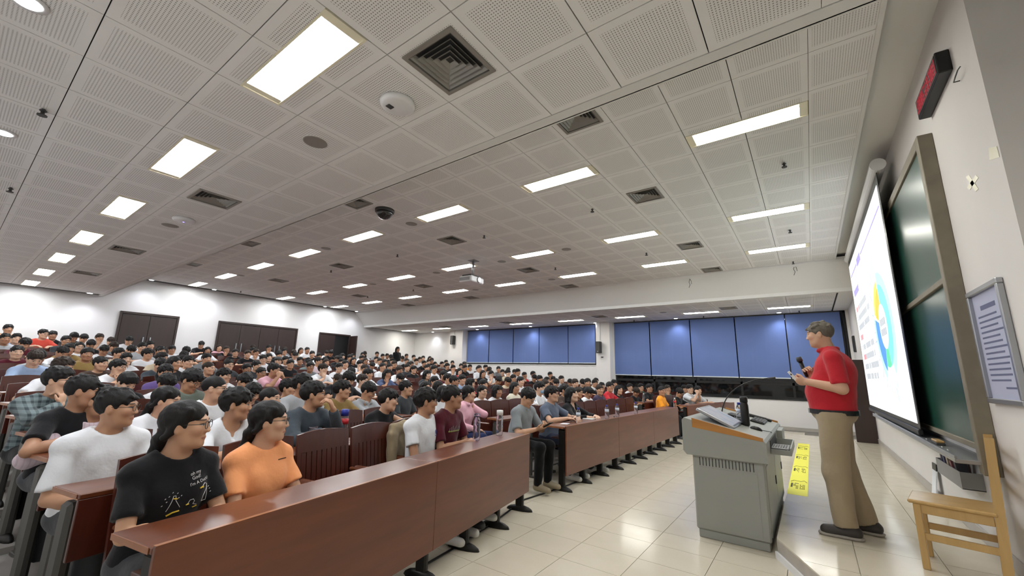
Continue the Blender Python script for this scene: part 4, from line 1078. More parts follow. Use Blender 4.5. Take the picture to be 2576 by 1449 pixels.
def np_mesh(name, V, Q, mats, hl=None):
    me = bpy.data.meshes.new(name); me.vertices.add(len(V)); me.vertices.foreach_set('co', V.astype(np.float32).ravel())
    me.loops.add(len(Q)*4); me.loops.foreach_set('vertex_index', Q.astype(np.int32).ravel())
    me.polygons.add(len(Q)); me.polygons.foreach_set('loop_start', np.arange(0, len(Q)*4, 4, dtype=np.int32))
    me.polygons.foreach_set('use_smooth', np.ones(len(Q), bool))
    for m_ in mats: me.materials.append(m_)
    me.update(calc_edges=True)
    if hl is not None:
        a = me.attributes.new('hl', 'FLOAT_VECTOR', 'POINT'); a.data.foreach_set('vector', hl.astype(np.float32).ravel())
    return me
def rot(yaw=0, pitch=0, roll=0):
    """head frame: x forward, y left, z up; pitch > 0 looks up"""
    return np.array(Matrix.Rotation(math.radians(yaw), 3, 'Z') @ Matrix.Rotation(-math.radians(pitch), 3, 'Y') @ Matrix.Rotation(math.radians(roll), 3, 'X'))
def add_head(v, H, R, N, o=None):
    o = o or {}
    fat = o.get('fat', 0); q = lambda x, y, z: H+R@np.array([x, y, z])
    v.ell(q(-.015, 0, .027), (.092, .075, .084), .02, R)
    v.ell(q(.018, 0, -.030), (.066, .054+fat*.007, .078), .03, R)
    v.cone(q(.03, -.024, -.075), q(.03, .024, -.075), .030+fat*.006, .030+fat*.006, .03)
    v.cone(q(.060, -.010, -.094), q(.060, .010, -.094), .019, .019, .022)
    for s in (1, -1):
        v.ell(q(.052, s*.040, -.022), (.028, .024, .026), .02, R)
        v.cone(q(-.008, s*.050, -.02), q(.022, s*.038+fat*s*.006, -.078), .023, .020, .025)
    v.cone(q(.074, -.036, .024), q(.074, .036, .024), .011, .011, .014)
    for s in (1, -1): v.ell(q(.095, s*.031, .006), (.017, .019, .010), .010, R, sub=True)
    for s in (1, -1): v.ell(q(.0705, s*.031, .004), (.0125, .0145, .0095), .006, R)
    v.cone(q(.080, 0, .012), q(.0945, 0, -.028), .0080, .0105, .012)
    for s in (1, -1): v.ell(q(.090, s*.0125, -.031), (.011, .0075, .0065), .007, R)
    v.ell(q(.0765, 0, -.0585), (.012, .021, .0055), .007, R); v.ell(q(.0745, 0, -.0690), (.0125, .018, .0060), .007, R)
    v.ell(q(.0905, 0, -.064), (.009, .019, .0014), .003, R, sub=True)
    for s in (1, -1):
        v.ell(q(-.012, s*.078, -.006), (.017, .0085, .030), .008, R); v.ell(q(-.012, s*.088, -.004), (.009, .006, .016), .005, R, sub=True)
    v.cone(q(-.018, 0, -.055), N+np.array([0, 0, -.01]), .050+fat*.008, .056+fat*.008, .03)
def add_hand(v, W, d, n, side, curl=.5, thick=1.0, spread=1.0):
    d = d/np.linalg.norm(d); n = n-d*(n@d); n = n/np.linalg.norm(n); s_ = np.cross(n, d)*side
    R = np.stack([d, s_, n], 1)
    v.ell(W+d*.045, (.052, .041, .017*thick), .012, R)
    for i, (o, L) in enumerate(((-.030, .070), (-.010, .088), (.011, .094), (.030, .084))):
        a = W+d*.080+s_*o*.95; c1, c2 = curl*.9, curl*1.9
        d1 = d*math.cos(c1)+n*math.sin(c1)+s_*o*.8*spread; d2 = d*math.cos(c2)+n*math.sin(c2)
        m_ = a+d1*L*.5; e = m_+d2*L*.5
        r = .0085*thick
        v.cone(a-d*.012, m_, r*1.08, r, .005); v.cone(m_, e, r, r*.82, .005)
    a = W+d*.018+s_*.026; m_ = a+d*.030+s_*.026+n*.012; e = m_+d*.032+s_*.004+n*.014
    v.cone(a, m_, .0125*thick, .0105*thick, .008); v.cone(m_, e, .0105*thick, .0085*thick, .006)
def ik(S, T, l1, l2, pole):
    v_ = T-S; L = np.linalg.norm(v_)
    if L > l1+l2-.005: T = S+v_/L*(l1+l2-.005); v_ = T-S; L = np.linalg.norm(v_)
    u = v_/L; a = (l1*l1-l2*l2+L*L)/(2*L); h = math.sqrt(max(1e-6, l1*l1-a*a))
    p = pole-u*(pole@u); p = p/np.linalg.norm(p)
    return S+u*a+p*h, T
A3 = lambda *a: np.array(a, float)
def seated_frame(o):
    """joint positions for a seated pose; origin on the floor under the pelvis, facing +x"""
    a = math.radians(o.get('lean', 4)); dr = A3(math.sin(a), 0, math.cos(a)); sc = o.get('torso', 1.0)
    Pv = A3(0, 0, .52); N = Pv+dr*.43*sc; hd = (dr+A3(.12+o.get('hfwd', 0), 0, .9)); hd /= np.linalg.norm(hd)
    R = rot(o.get('yaw', 0), o.get('pitch', 0), o.get('roll', 0)); H = N+hd*.152+R@A3(.02, 0, 0)
    sw = .138 if o.get('fem') else .158; sw *= o.get('wide', 1)
    tw = math.radians(o.get('twist', 0)); lat = A3(-math.sin(tw), math.cos(tw), 0)
    Sh = {s: N-dr*.055+lat*s*sw for s in (1, -1)}
    arms = {}
    for s, kind in ((1, o.get('armL', 'desk')), (-1, o.get('armR', 'desk'))):
        cu = .5; nrm = A3(0, 0, -1); hdv = None; E = None
        if kind == 'desk': W = A3(.37, s*.13, .795); hdv = A3(.75, -s*.65, -.02); pole = A3(-.2, s, -.5)
        elif kind == 'cross': W = A3(.35, s*.03, .80); hdv = A3(.12, -s, 0); pole = A3(.1, s, -.5)
        elif kind == 'lap': W = A3(.30, s*.07, .60); hdv = A3(.8, -s*.6, -.15); pole = A3(-.6, s*.6, -.4)
        elif kind == 'lap2': W = A3(.31, s*.05, .70); hdv = A3(.55, -s*.8, .0); pole = A3(-.5, s*.65, -.5)
        elif kind == 'phone': W = A3(.34, s*.07, .70); hdv = A3(.85, -s*.45, .25); nrm = A3(0, -s*.5, 1); cu = .9; pole = A3(-.4, s*.8, -.4)
        elif kind == 'chin': E = A3(.30, s*.15, .795); W = H+R@A3(.07, s*.035, -.20); hdv = R@A3(.0, -s*.05, 1); nrm = R@A3(-1, 0, .2); cu = 1.1; pole = A3(.2, s*.6, -1)
        elif kind == 'cheek': E = A3(.30, s*.22, .795); W = H+R@A3(.03, s*.105, -.14); hdv = R@A3(-.1, -s*.1, 1); nrm = A3(0, -s, 0); cu = .7; pole = A3(.3, s, -1)
        elif kind == 'clasp': E = A3(.30, s*.16, .795); W = A3(.34, s*.045, .98); hdv = A3(-.1, -s*.45, .9); nrm = A3(-.6, -s*.6, 0); cu = 1.0; pole = A3(.2, s*.6, -1)
        elif kind == 'brow': W = H+R@A3(.09, s*.06, -.02); hdv = R@A3(-.1, -s*.5, .8); nrm = R@A3(-1, 0, 0); cu = .9; pole = A3(.4, s, -.4)
        else: W = A3(*kind[0]); hdv = A3(*kind[1]); nrm = A3(*kind[2]); cu = kind[3]; pole = A3(*kind[4])
        l1, l2 = (.255, .225) if o.get('fem') else (.275, .245)
        if E is None: E, W = ik(Sh[s], W, l1, l2, pole)
        else:
            E2, _ = ik(Sh[s], (E*.5+W*.5), l1, l1, pole); 
            ue = E-Sh[s]; Lu = np.linalg.norm(ue); E = Sh[s]+ue/Lu*min(Lu, l1*1.15)
        if hdv is None: hdv = W-E
        arms[s] = (E, W, hdv, nrm, cu)
    return dict(dr=dr, P=Pv, N=N, H=H, R=R, Sh=Sh, arms=arms, lat=lat)
def torso(v, F, g, o, k=.05):
    P_, dr, N = F['P'], F['dr'], F['N']; R = np.stack([np.cross(F['lat'], dr), F['lat'], dr], 1); be = o.get('belly', 0); fw = .0 if not o.get('fem') else -.012; L = np.linalg.norm(N-P_)/.43
    v.ell(P_+A3(0, 0, -.01), (.125+g, .165+g, .10+g), k, R)
    v.ell(P_+dr*.13*L+R[:, 0]*be*.5, (.104+g+be, .146+g+fw+be*.6, .15+g), k, R)
    v.ell(P_+dr*.29*L, (.104+g, .152+g+fw, .15+g), k, R)
    if o.get('fem'):
        for s in (1, -1): v.ell(P_+dr*.27*L+R[:, 0]*.062+R[:, 1]*s*.062, (.05+g*.6, .06+g*.6, .055+g*.6), .06, R)
    for s in (1, -1):
        v.cone(N+dr*.0+F['lat']*s*.03, F['Sh'][s], .050+g, .052+g, k*.8)
def make_person(o, hb=.011, hcl=.014, name='person'):
    """returns meshes in the person's own frame"""
    F = seated_frame(o); g0 = -.004
    pts = [F['H'], F['N'], F['P']]+[x for s in (1, -1) for x in (F['arms'][s][0], F['arms'][s][1], F['arms'][s][1]+F['arms'][s][2]/np.linalg.norm(F['arms'][s][2])*.18)]
    lo = np.min(pts, 0)-.20; hi = np.max(pts, 0)+.20; lo[2] = .40
    v = Vol(lo, hi, hb)
    torso(v, F, -.014, o)
    for s in (1, -1):
        E, W, hd, nr, cu = F['arms'][s]; th = .92 if o.get('fem') else 1.0
        v.cone(F['Sh'][s], E, .046*th, .036*th, .015); v.cone(E, E+(W-E)*.3, .036*th, .039*th, .010); v.cone(E+(W-E)*.3, W, .039*th, .025*th, .012)
        add_hand(v, W, hd, nr, s, cu, 1.0 if hb < .009 else 1.25)
    add_head(v, F['H'], F['R'], F['N'], o)
    V, Q = v.nets(); hl = (V-F['H'])@F['R']
    body = np_mesh('person_body', V, Q, [M['skin']], hl)
    # shirt
    g = .016; lo2 = np.minimum(np.min([F['P']-.25, F['Sh'][1]-.2, F['Sh'][-1]-.2, F['arms'][1][0]-.12, F['arms'][-1][0]-.12], 0), A3(9, 9, 9)); hi2 = np.max([F['P']+.25, F['N']+.14, F['Sh'][1]+.2, F['Sh'][-1]+.2, F['arms'][1][0]+.12, F['arms'][-1][0]+.12]+([F['arms'][s][1]+.1 for s in (1, -1)] if o.get('long') else []), 0)
    if o.get('long'): lo2 = np.min([lo2]+[F['arms'][s][1]-.1 for s in (1, -1)], 0)
    lo2[2] = max(lo2[2], .41)
    v = Vol(lo2, hi2, hcl)
    torso(v, F, g, o, .06)
    for s in (1, -1):
        E, W = F['arms'][s][:2]; S_ = F['Sh'][s]; th = .93 if o.get('fem') else 1.0
        if o.get('long'):
            v.cone(S_, E, .064*th, .056*th, .035); v.cone(E, E+(W-E)*.93, .056*th, .040*th, .02, cap1=True)
        else:
            f = o.get('sleeve', .68); v.cone(S_, S_+(E-S_)*f, .055*th, .062*th, .020, cap1=True)
    v.wobble(.0045, 24, int(o.get('seed', 1)))
    neck = o.get('neck', 'crew'); N = F['N']
    if neck == 'v':
        v.ell(N+A3(.05, 0, .035), (.09, .075, .085), .01, sub=True); v.ell(N+A3(.11, 0, -.03), (.06, .035, .09), .01, sub=True)
    else: v.ell(N+A3(.022, 0, .055), (.088, .080, .066), .012, sub=True)
    if o.get('collar') or o.get('hood'):
        u_ = .6 if o.get('hood') else 1
        for a in range(0, 360, 30):
            c, s = math.cos(math.radians(a)), math.sin(math.radians(a)); c2, s2 = math.cos(math.radians(a+30)), math.sin(math.radians(a+30))
            if abs(a) in (0, 330): continue
            rr = .072 if not o.get('hood') else .088
            v.cone(N+A3(c*rr+.008, s*rr, .022-.03*max(c, 0)), N+A3(c2*rr+.008, s2*rr, .022-.03*max(c2, 0)), .016 if not o.get('hood') else .024, .016 if not o.get('hood') else .024, .008)
    V, Q = v.nets(); shirt = np_mesh('shirt', V, Q, [M[o.get('fabric', 'cloth')]])
    return dict(body=body, shirt=shirt, F=F, o=o)
# ---- trousers and shoes shared by everybody who is seated
def seated_legs(kx=.43, sp=.11, z0=0.0):
    v = Vol((-.2, -.30, .04), (.62, .30, .66), .015)
    v.ell((-.01, 0, .505), (.135, .175, .095), .05)
    for s in (1, -1):
        v.cone((.02, s*.085, .49), (kx, s*sp, .50), .085, .066, .04); v.cone((kx, s*sp, .495), (kx-.03, s*sp, .06), .066, .050, .03, cap1=True)
    v.wobble(.003, 30, 4)
    V, Q = v.nets(); tr = np_mesh('trousers', V, Q, [M['cloth']])
    sh = []
    for s in (1, -1):
        v = Vol((kx-.14, s*sp-.08, -.01), (kx+.25, s*sp+.08, .14), .012)
        v.cone((kx-.05, s*sp, .045), (kx+.12, s*sp*1.05, .032), .043, .036, .02); v.cone((kx-.03, s*sp, .06), (kx-.02, s*sp, .10), .042, .045, .02, cap1=True); v.cut((0, 0, .004), (0, 0, -1))
        V, Q = v.nets(); sh.append(np_mesh('shoe', V, Q, [M['any']]))
    return tr, sh
LEGS = seated_legs(); LEGS_F = seated_legs(.47, .16)
# ---- hair styles in head coordinates
def hair(style, h=.0055):
    girl = style in ('long', 'bob', 'pony', 'lowpony')
    v = Vol((-.20, -.13, -.42 if style in ('long', 'pony', 'lowpony') else -.17), (.14, .13, .16), h)
    vol = {'buzz': .003, 'short': .012, 'crop': .008, 'fringe': .014, 'mop': .018, 'side': .014}.get(style, .009)
    v.ell((-.018, 0, .034), (.094+vol, .076+vol*.8, .083+vol), .01)
    line = {'buzz': .060, 'short': .056, 'crop': .060, 'fringe': .058, 'mop': .056, 'side': .060}.get(style, .066)
    # carve forehead and face, temples, then nape and ears
    v.ell((.130, 0, line-.125), (.115, .085, .128), .006, sub=True)
    for s in (1, -1): v.ell((.075, s*.085, line-.085), (.060, .045, .075), .006, sub=True)
    if not girl:
        for s in (1, -1):
            v.ell((.020, s*.095, -.060), (.055, .040, .062), .006, sub=True); v.ell((-.010, s*.098, -.008), (.021, .028, .037), .005, sub=True)
        v.ell((.015, 0, -.140), (.135, .13, .088), .012, sub=True)
    elif style in ('pony', 'lowpony'):
        for s in (1, -1): v.ell((-.010, s*.095, -.012), (.022, .026, .036), .005, sub=True); v.ell((.030, s*.09, -.070), (.060, .040, .065), .006, sub=True)
        v.ell((.03, 0, -.15), (.12, .12, .085), .012, sub=True)
    else: v.ell((.03, 0, -.16), (.10, .066, .135), .012, sub=True)
    r_ = random.Random(len(style)*13)
    if style in ('fringe', 'mop', 'side', 'short'):
        n_ = 13
        for i in range(n_):
            u = i/(n_-1)*2-1; y = u*.060
            ln = {'fringe': .048, 'mop': .060, 'side': .026+.030*(u+1)/2, 'short': .022}[style]*(1-.25*u*u)+r_.uniform(-.008, .008)
            x0 = .070-.020*u*u; xe = .086-.030*u*u
            v.cone((x0-.02, y*.85, .098-.012*u*u), (xe, y+r_.uniform(-.006, .006)+(.010 if style == 'side' else 0), .090-ln-.010*u*u), .016, .006, .008)
    if style in ('mop', 'short', 'fringe', 'crop'):
        for i in range(26):
            a = r_.uniform(0, 6.28); e = r_.uniform(.25, 1.3); c = A3(-.018, 0, .034); d_ = A3(math.cos(a)*math.cos(e), math.sin(a)*math.cos(e), math.sin(e))
            R3 = A3(.094+vol, .076+vol*.8, .083+vol); p = c+d_*R3*.96; t_ = A3(.55, r_.uniform(-.3, .3), -.5*math.cos(e))
            v.cone(p, p+d_*.010+t_*.022, .014, .004, .008)
    if style == 'long':
        for s in (1, -1):
            v.cone((.01, s*.074, .045), (-.035, s*.080, -.10), .018, .022, .02); v.cone((-.035, s*.080, -.10), (-.075, s*.070, -.26), .022, .024, .02); v.cone((-.07, s*.045, .0), (-.095, s*.045, -.30), .042, .036, .03)
        v.cone((-.085, 0, .0), (-.11, 0, -.32), .045, .034, .03)
    if style == 'bob':
        for s in (1, -1):
            v.cone((.0, s*.076, .02), (.012, s*.080, -.100), .020, .020, .02); v.cone((-.07, s*.045, .0), (-.072, s*.05, -.10), .040, .034, .03); v.cone((.045, s*.068, .06), (.040, s*.076, -.03), .013, .011, .012)
        for i in range(9): y = -.048+.012*i; v.cone((.055, y*.85, .095), (.084-4*y*y, y, .040+r_.uniform(-.006, .006)), .014, .006, .008)
    if style == 'pony':
        v.ell((-.125, 0, .01), (.03, .03, .03), .02); v.cone((-.13, 0, .0), (-.15, .0, -.16), .030, .028, .02); v.cone((-.15, 0, -.16), (-.125, .01, -.30), .028, .010, .02)
    if style == 'lowpony':
        v.ell((-.090, 0, -.055), (.040, .050, .035), .03); v.cone((-.10, 0, -.07), (-.135, .0, -.20), .032, .030, .02); v.cone((-.135, .0, -.20), (-.125, .0, -.35), .030, .012, .02)
        for s in (1, -1): v.cone((.03, s*.066, .075), (-.06, s*.070, -.045), .016, .018, .015)
    v.wobble({'buzz': .0006, 'short': .0022, 'crop': .0018, 'mop': .0028}.get(style, .0018), 110, len(style))
    V, Q = v.nets(); return np_mesh('hair', V, Q, [M['hair']])
HAIR = {s: hair(s) for s in ('buzz', 'short', 'crop', 'fringe', 'mop', 'side', 'long', 'bob', 'pony', 'lowpony')}
# ---- spectacles in head coordinates
def specs():
    mb = MB()
    for s in (1, -1):
        mb.tube([(.0935-.012*(1-math.cos(a*1))*.0, s*.0325+.0225*math.cos(a), .001+.0195*math.sin(a)) for a in np.linspace(0, 2*math.pi, 17)], .0016, 5)
        mb.tube([(.0925, s*.055, .006), (.06, s*.073, .008), (-.01, s*.081, .010), (-.03, s*.079, -.006)], .0016, 5)
    mb.tube([(.0935, -.010, .006), (.0965, 0, .009), (.0935, .010, .006)], .0016, 5)
    return mb.mesh('glasses', M['black'], True)
SPEC = specs()
# cap for one student and face mask for another
cap_mb = MB(); bm = bmesh.new(); bmesh.ops.create_uvsphere(bm, u_segments=20, v_segments=12, radius=1)
bmesh.ops.delete(bm, geom=[v for v in bm.verts if v.co.z < -.02], context='VERTS')
for v in bm.verts: v.co = Vector((-.018+v.co.x*.112, v.co.y*.096, .045+v.co.z*.085))
cap_mb.addbm(bm); cap_mb.prism([(.075, -.07), (.12, -.055), (.165, -.02), (.165, .02), (.12, .055), (.075, .07)], .045, .051)
CAP = cap_mb.mesh('cap', M['any'], True)
bm = bmesh.new(); bmesh.ops.create_uvsphere(bm, u_segments=20, v_segments=14, radius=1)
bmesh.ops.delete(bm, geom=[v for v in bm.verts if v.co.x < .1 or v.co.z > .55], context='VERTS')
for v in bm.verts: v.co = Vector((.012+v.co.x*.094, v.co.y*.070, -.052+v.co.z*.060))
MASK = MB().addbm(bm).mesh('face_mask', M['any'], True)
def to_m4(H, R): 
    m_ = Matrix(((R[0, 0], R[0, 1], R[0, 2], H[0]), (R[1, 0], R[1, 1], R[1, 2], H[1]), (R[2, 0], R[2, 1], R[2, 2], H[2]), (0, 0, 0, 1))); return m_
SKIN = [srgb(202, 158, 128), srgb(190, 146, 116), srgb(212, 170, 142), srgb(176, 132, 104), srgb(218, 180, 154)]
HAIRC = (.012, .011, .011, 1)
COLS = {'white': srgb(226, 228, 232), 'black': srgb(28, 28, 31), 'grey': srgb(120, 124, 128), 'lgrey': srgb(172, 176, 180), 'dgrey': srgb(58, 62, 66), 'navy': srgb(42, 50, 78), 'red': srgb(190, 42, 52), 'redorange': srgb(214, 84, 70),
        'orange': srgb(246, 166, 112), 'vivid': srgb(248, 160, 44), 'maroon': srgb(84, 28, 40), 'olive': srgb(142, 118, 72), 'beige': srgb(196, 182, 156), 'pink': srgb(230, 178, 192), 'purple': srgb(104, 86, 142), 'green': srgb(70, 110, 92), 'sage': srgb(112, 122, 112), 'denim': srgb(90, 104, 138),
        'peach': srgb(222, 178, 150), 'blue': srgb(150, 170, 200), 'brown': srgb(70, 56, 48), 'slate': srgb(66, 74, 82), 'cream': srgb(222, 216, 196), 'polo': srgb(96, 106, 124), 'shirtgrey': srgb(138, 144, 148), 'plaid': srgb(120, 134, 136), 'stripe': srgb(214, 196, 204), 'dpurple': srgb(62, 52, 74)}
CNAME = {'lgrey': 'pale grey', 'dgrey': 'dark grey', 'redorange': 'coral red', 'vivid': 'bright orange', 'denim': 'denim blue', 'polo': 'slate blue', 'shirtgrey': 'grey', 'dpurple': 'dark purple', 'sage': 'sage green', 'blue': 'pale blue', 'slate': 'slate grey', 'plaid': 'dark plaid', 'stripe': 'pink striped'}
def place_person(pm, x, y, z, ang, col, hairstyle, glasses, label, group, skin=0, legs=True, hairc=HAIRC, pants=None, cap=None, mask=None, near=False):
    o = put('person', pm['body'], None, (x, y, z), ang, SKIN[skin % len(SKIN)]); tag(o, label, 'person', group)
    put('shirt', pm['shirt'], o, color=COLS[col])
    m4 = to_m4(pm['F']['H'], pm['F']['R'])
    if hairstyle:
        h_ = put('hair', HAIR[hairstyle], o, color=hairc); h_.matrix_local = m4
    if glasses: g_ = put('glasses', SPEC, o); g_.matrix_local = m4
    if cap: c_ = put('cap', CAP, o, color=cap); c_.matrix_local = m4
    if mask: c_ = put('face_mask', MASK, o, color=mask); c_.matrix_local = m4
    if legs:
        L_ = LEGS
        put('trousers', L_[0], o, color=pants or random.choice([srgb(32, 32, 36), srgb(44, 50, 70), srgb(70, 72, 76), srgb(28, 28, 30)]))
        if near:
            for s_ in L_[1]: put('shoe', s_, o, color=random.choice([srgb(215, 212, 205), srgb(40, 40, 42)]))
    return o
# ---- where the heads are (pixel measures in the photograph) and what they wear
S_ = .2526
def zz(ox, oy, L):
    return [((ox+a*S_, oy+b_*S_), c, f) for a, b_, c, f in L]
HEADS = zz(0, 750, [
 (80, 292, 'peach', ''), (45, 405, 'lgrey', ''), (165, 402, 'blue', ''), (445, 325, 'redorange', 'g'), (525, 372, 'black', ''), (240, 455, 'maroon', 'd'), (735, 368, 'black', 'd'), (830, 402, 'white', 'd'), (655, 425, 'dgrey', 'g'),
 (995, 365, 'white', 'c'), (905, 465, 'black', 'd'), (1105, 432, 'white', 'd'), (1130, 482, 'grey', 'd'), (1035, 520, 'white', 'd'), (170, 540, 'maroon', ''), (690, 510, 'olive', ''), (870, 560, 'olive', ''), (380, 590, 'lgrey', 'd'),
 (1290, 425, 'white', 'd'), (1430, 425, 'lgrey', ''), (1495, 472, 'black', ''), (1180, 555, 'beige', ''), (1300, 522, 'black', 'd'), (1470, 560, 'white', 'g'), (1615, 532, 'black', ''), (1715, 515, 'white', 'g'), (1850, 530, 'black', 'd'),
 (2005, 465, 'black', 'd'), (2070, 525, 'white', 'f'), (2185, 495, 'pink', 'f'), (2255, 512, 'black', 'c'), (2345, 545, 'black', 'g'), (2465, 560, 'black', ''), (2550, 545, 'white', 'c'), (1000, 655, 'brown', ''), (1255, 610, 'white', ''),
 (1170, 690, 'white', 'gb'), (1590, 665, 'slate', 'd'), (1610, 600, 'beige', 'g'), (1735, 650, 'black', 'f'), (1820, 625, 'green', ''), (2055, 605, 'grey', ''), (2080, 700, 'black', 'z'), (2280, 665, 'dgrey', 'g'), (2235, 775, 'white', 'g'),
 (2440, 725, 'black', 'g'), (2425, 835, 'dgrey', 'd'), (640, 690, 'white', ''), (1260, 845, 'black', 'd'), (1650, 745, 'purple', ''), (1665, 855, 'white', 'd')])
HEADS += zz(450, 800, [
 (740, 300, 'white', ''), (905, 280, 'white', 'b'), (915, 330, 'black', 'd'), (1050, 335, 'lgrey', 'g'), (1000, 355, 'black', ''), (1145, 352, 'black', ''), (1215, 325, 'beige', 'f'), (1280, 318, 'white', ''), (1330, 362, 'black', ''),
 (1208, 428, 'dgrey', 'g'), (1400, 385, 'white', ''), (1470, 352, 'white', 'd'), (1510, 352, 'black', 'd'), (1390, 435, 'stripe', 'g'), (1290, 455, 'plaid', 'd'), (990, 430, 'black', 'k'), (1110, 460, 'black', 'g'), (840, 412, 'white', 'g'), (895, 395, 'black', ''),
 (1062, 422, 'white', ''), (770, 485, 'dgrey', 'g'), (672, 535, 'black', 'g'), (945, 520, 'pink', 'gk2'), (815, 585, 'white', 'g'), (660, 625, 'black', 'd'), (1440, 510, 'white', 'gc'), (1595, 495, 'white', 'g'), (1720, 545, 'white', 'd'), (1660, 462, 'white', ''),
 (1885, 560, 'white', ''), (1830, 625, 'white', 'g'), (2078, 560, 'denim', 'bc'), (1575, 620, 'black', 'd'), (1690, 612, 'black', 'd'), (1230, 665, 'lgrey', ''), (1095, 700, 'black', ''), (905, 805, 'black', 'z'), (735, 745, 'black', 'd'),
 (1630, 385, 'black', ''), (1730, 385, 'white', ''), (1740, 425, 'black', 'f'), (1800, 462, 'white', 'c'), (1832, 352, 'white', ''), (1850, 395, 'white', 'd'), (1975, 362, 'lgrey', ''), (1965, 415, 'white', ''), (2030, 385, 'black', ''), (2075, 380, 'white', ''),
 (2000, 432, 'white', ''), (2052, 445, 'black', ''), (2112, 392, 'black', ''), (2125, 432, 'white', ''), (2190, 385, 'grey', ''), (2268, 382, 'grey', ''), (2340, 395, 'lgrey', ''), (2270, 432, 'black', ''), (2365, 435, 'white', ''), (2432, 402, 'green', ''),
 (2400, 415, 'white', ''), (2500, 405, 'peach', 'f'), (2440, 455, 'black', ''), (2488, 440, 'lgrey', ''), (2552, 465, 'black', 'f'), (1925, 478, 'white', 'd'), (2030, 490, 'white', ''), (2195, 525, 'white', ''), (2272, 495, 'dgrey', ''), (2340, 515, 'black', 'g'),
 (2290, 472, 'black', ''), (2470, 500, 'white', ''), (2540, 512, 'grey', ''), (2100, 492, 'black', ''), (2470, 565, 'dgrey', 'b2'), (2205, 605, 'navy', 'd'), (2455, 700, 'white', 'fg')])
HEADS += zz(850, 800, [
 (960, 512, 'white', 'g'), (1035, 462, 'grey', ''), (1078, 445, 'black', ''), (1140, 452, 'white', ''), (1090, 482, 'black', ''), (1150, 502, 'white', 'c'), (1210, 535, 'red', 'f'), (1262, 462, 'vivid', 'k'), (1265, 500, 'black', ''), (1315, 492, 'white', ''),
 (1412, 488, 'white', ''), (1470, 495, 'lgrey', ''), (1400, 512, 'black', ''), (1447, 555, 'black', 'f'), (1528, 562, 'white', 'gc'), (1600, 512, 'grey', ''), (1640, 545, 'dgrey', ''), (1695, 550, 'beige', 'c'), (1762, 542, 'maroon', ''), (1792, 540, 'white', ''), (1860, 572, 'red', 'c'),
 (1750, 602, 'black', ''), (1945, 562, 'white', ''), (1958, 600, 'black', 'd'), (2010, 612, 'grey', ''), (2115, 568, 'black', 'c'), (2230, 612, 'lgrey', ''), (2310, 645, 'white', 'd'), (2145, 615, 'black', ''), (2085, 625, 'dgrey', ''), (2440, 652, 'black', 'd'), (2362, 655, 'grey', ''), (2490, 645, 'black', ''), (2558, 652, 'white', ''),
 (1098, 605, 'white', ''), (1052, 572, 'maroon', ''), (965, 635, 'white', 'g'), (1160, 632, 'white', 'g'), (1240, 615, 'blue', ''), (1322, 655, 'red', 'bg'), (1455, 665, 'black', ''), (1600, 628, 'black', 'd'), (1690, 635, 'beige', 'd'), (1822, 632, 'white', ''), (1925, 690, 'white', 'zr1'),
 (1005, 700, 'white', 'f'), (1055, 750, 'white', 'f'), (1440, 735, 'white', 'lg'), (1592, 735, 'white', 'b2'), (1765, 695, 'cream', 'f'), (1815, 730, 'dgrey', 'r1'), (2012, 700, 'white', 'mr1'), (2068, 665, 'grey', ''), (2262, 720, 'brown', 'r1'), (2395, 745, 'black', 'gr1'), (2500, 745, 'white', 'dr1'), (2170, 650, 'black', 'd')])
HEADS += zz(1150, 760, [
 (1382, 790, 'beige', ''), (1422, 875, 'dpurple', 'r1'), (1522, 845, 'red', 'gr1'), (1565, 815, 'white', ''), (1442, 842, 'black', ''), (1612, 875, 'black', 'f'), (1722, 850, 'white', ''), (1832, 850, 'green', 'g'), (1915, 858, 'black', 'g'), (1782, 905, 'black', 'd'),
 (1765, 815, 'grey', ''), (2098, 865, 'green', 'c'), (2212, 905, 'black', 'gd'), (2320, 865, 'white', 'gk2'), (2400, 880, 'white', ''), (2265, 865, 'grey', '')])
# ---- archetype poses shared by the crowd
KINDS = {'desk': dict(lean=9, armL='desk', armR='desk'), 'lap': dict(lean=2, armL='lap2', armR='lap2'), 'down': dict(lean=17, pitch=-30, armL='cross', armR='cross'), 'chin': dict(lean=14, armL='cross', armR='chin'), 'clasp': dict(lean=12, armL='clasp', armR='clasp')}
BINS = (-30, 0, 28, 52)
ARCH = {}
def arch(kind, yaw, fem):
    bi = min(BINS, key=lambda v: abs(v-yaw)); key = (kind, bi, fem)
    if key not in ARCH:
        o = dict(KINDS[kind]); o['yaw'] = bi if kind != 'down' else bi*.5; o['fem'] = fem; o['seed'] = len(ARCH)
        ARCH[key] = make_person(o, .0115, .016)
    return ARCH[key]
PLACED = []   # (b, k, s, x, y, record)
HMEAN = 1.10
def solve_row(px, b, k, Hl):
    p, d, n = row_line(b, k, CHB-Hl[0]); C0 = np.array([0, 0, HC]); r = ray(px)
    t = ((p-C0[:2])@n)/(r[:2]@n); Q = C0+r*t
    return Q, (Q[:2]-p)@d
def candidates(px, Hl=(.06, 0, HMEAN)):
    out = []
    for b in 'LCR':
        for k in range(NROW):
            Q, s = solve_row(px, b, k, Hl)
            if np.dot(Q-np.array([0, 0, HC]), CF) <= 0: continue
            s0, s1 = row_span(b, k)
            pen = max(0, s0-.05-s, s-s1-.05)
            if pen > (.02 if b == 'R' and s > s1 else .35) or Q[0] < XB+.45: continue
            out.append((abs(Q[2]-rise(k)-Hl[2])+pen*.25, b, k, s, Q))
    return sorted(out, key=lambda c: c[0])
def seat_at(pm, b, k, s, Q):
    H = pm['F']['H']; a = ANG[b]; ca, sa = math.cos(a), math.sin(a)
    x = Q[0]-(ca*H[0]-sa*H[1]); y = Q[1]-(sa*H[0]+ca*H[1])
    dz = max(-.09, min(.09, Q[2]-rise(k)-H[2]))
    return x, y, rise(k)+dz
RQ = random.Random(11)
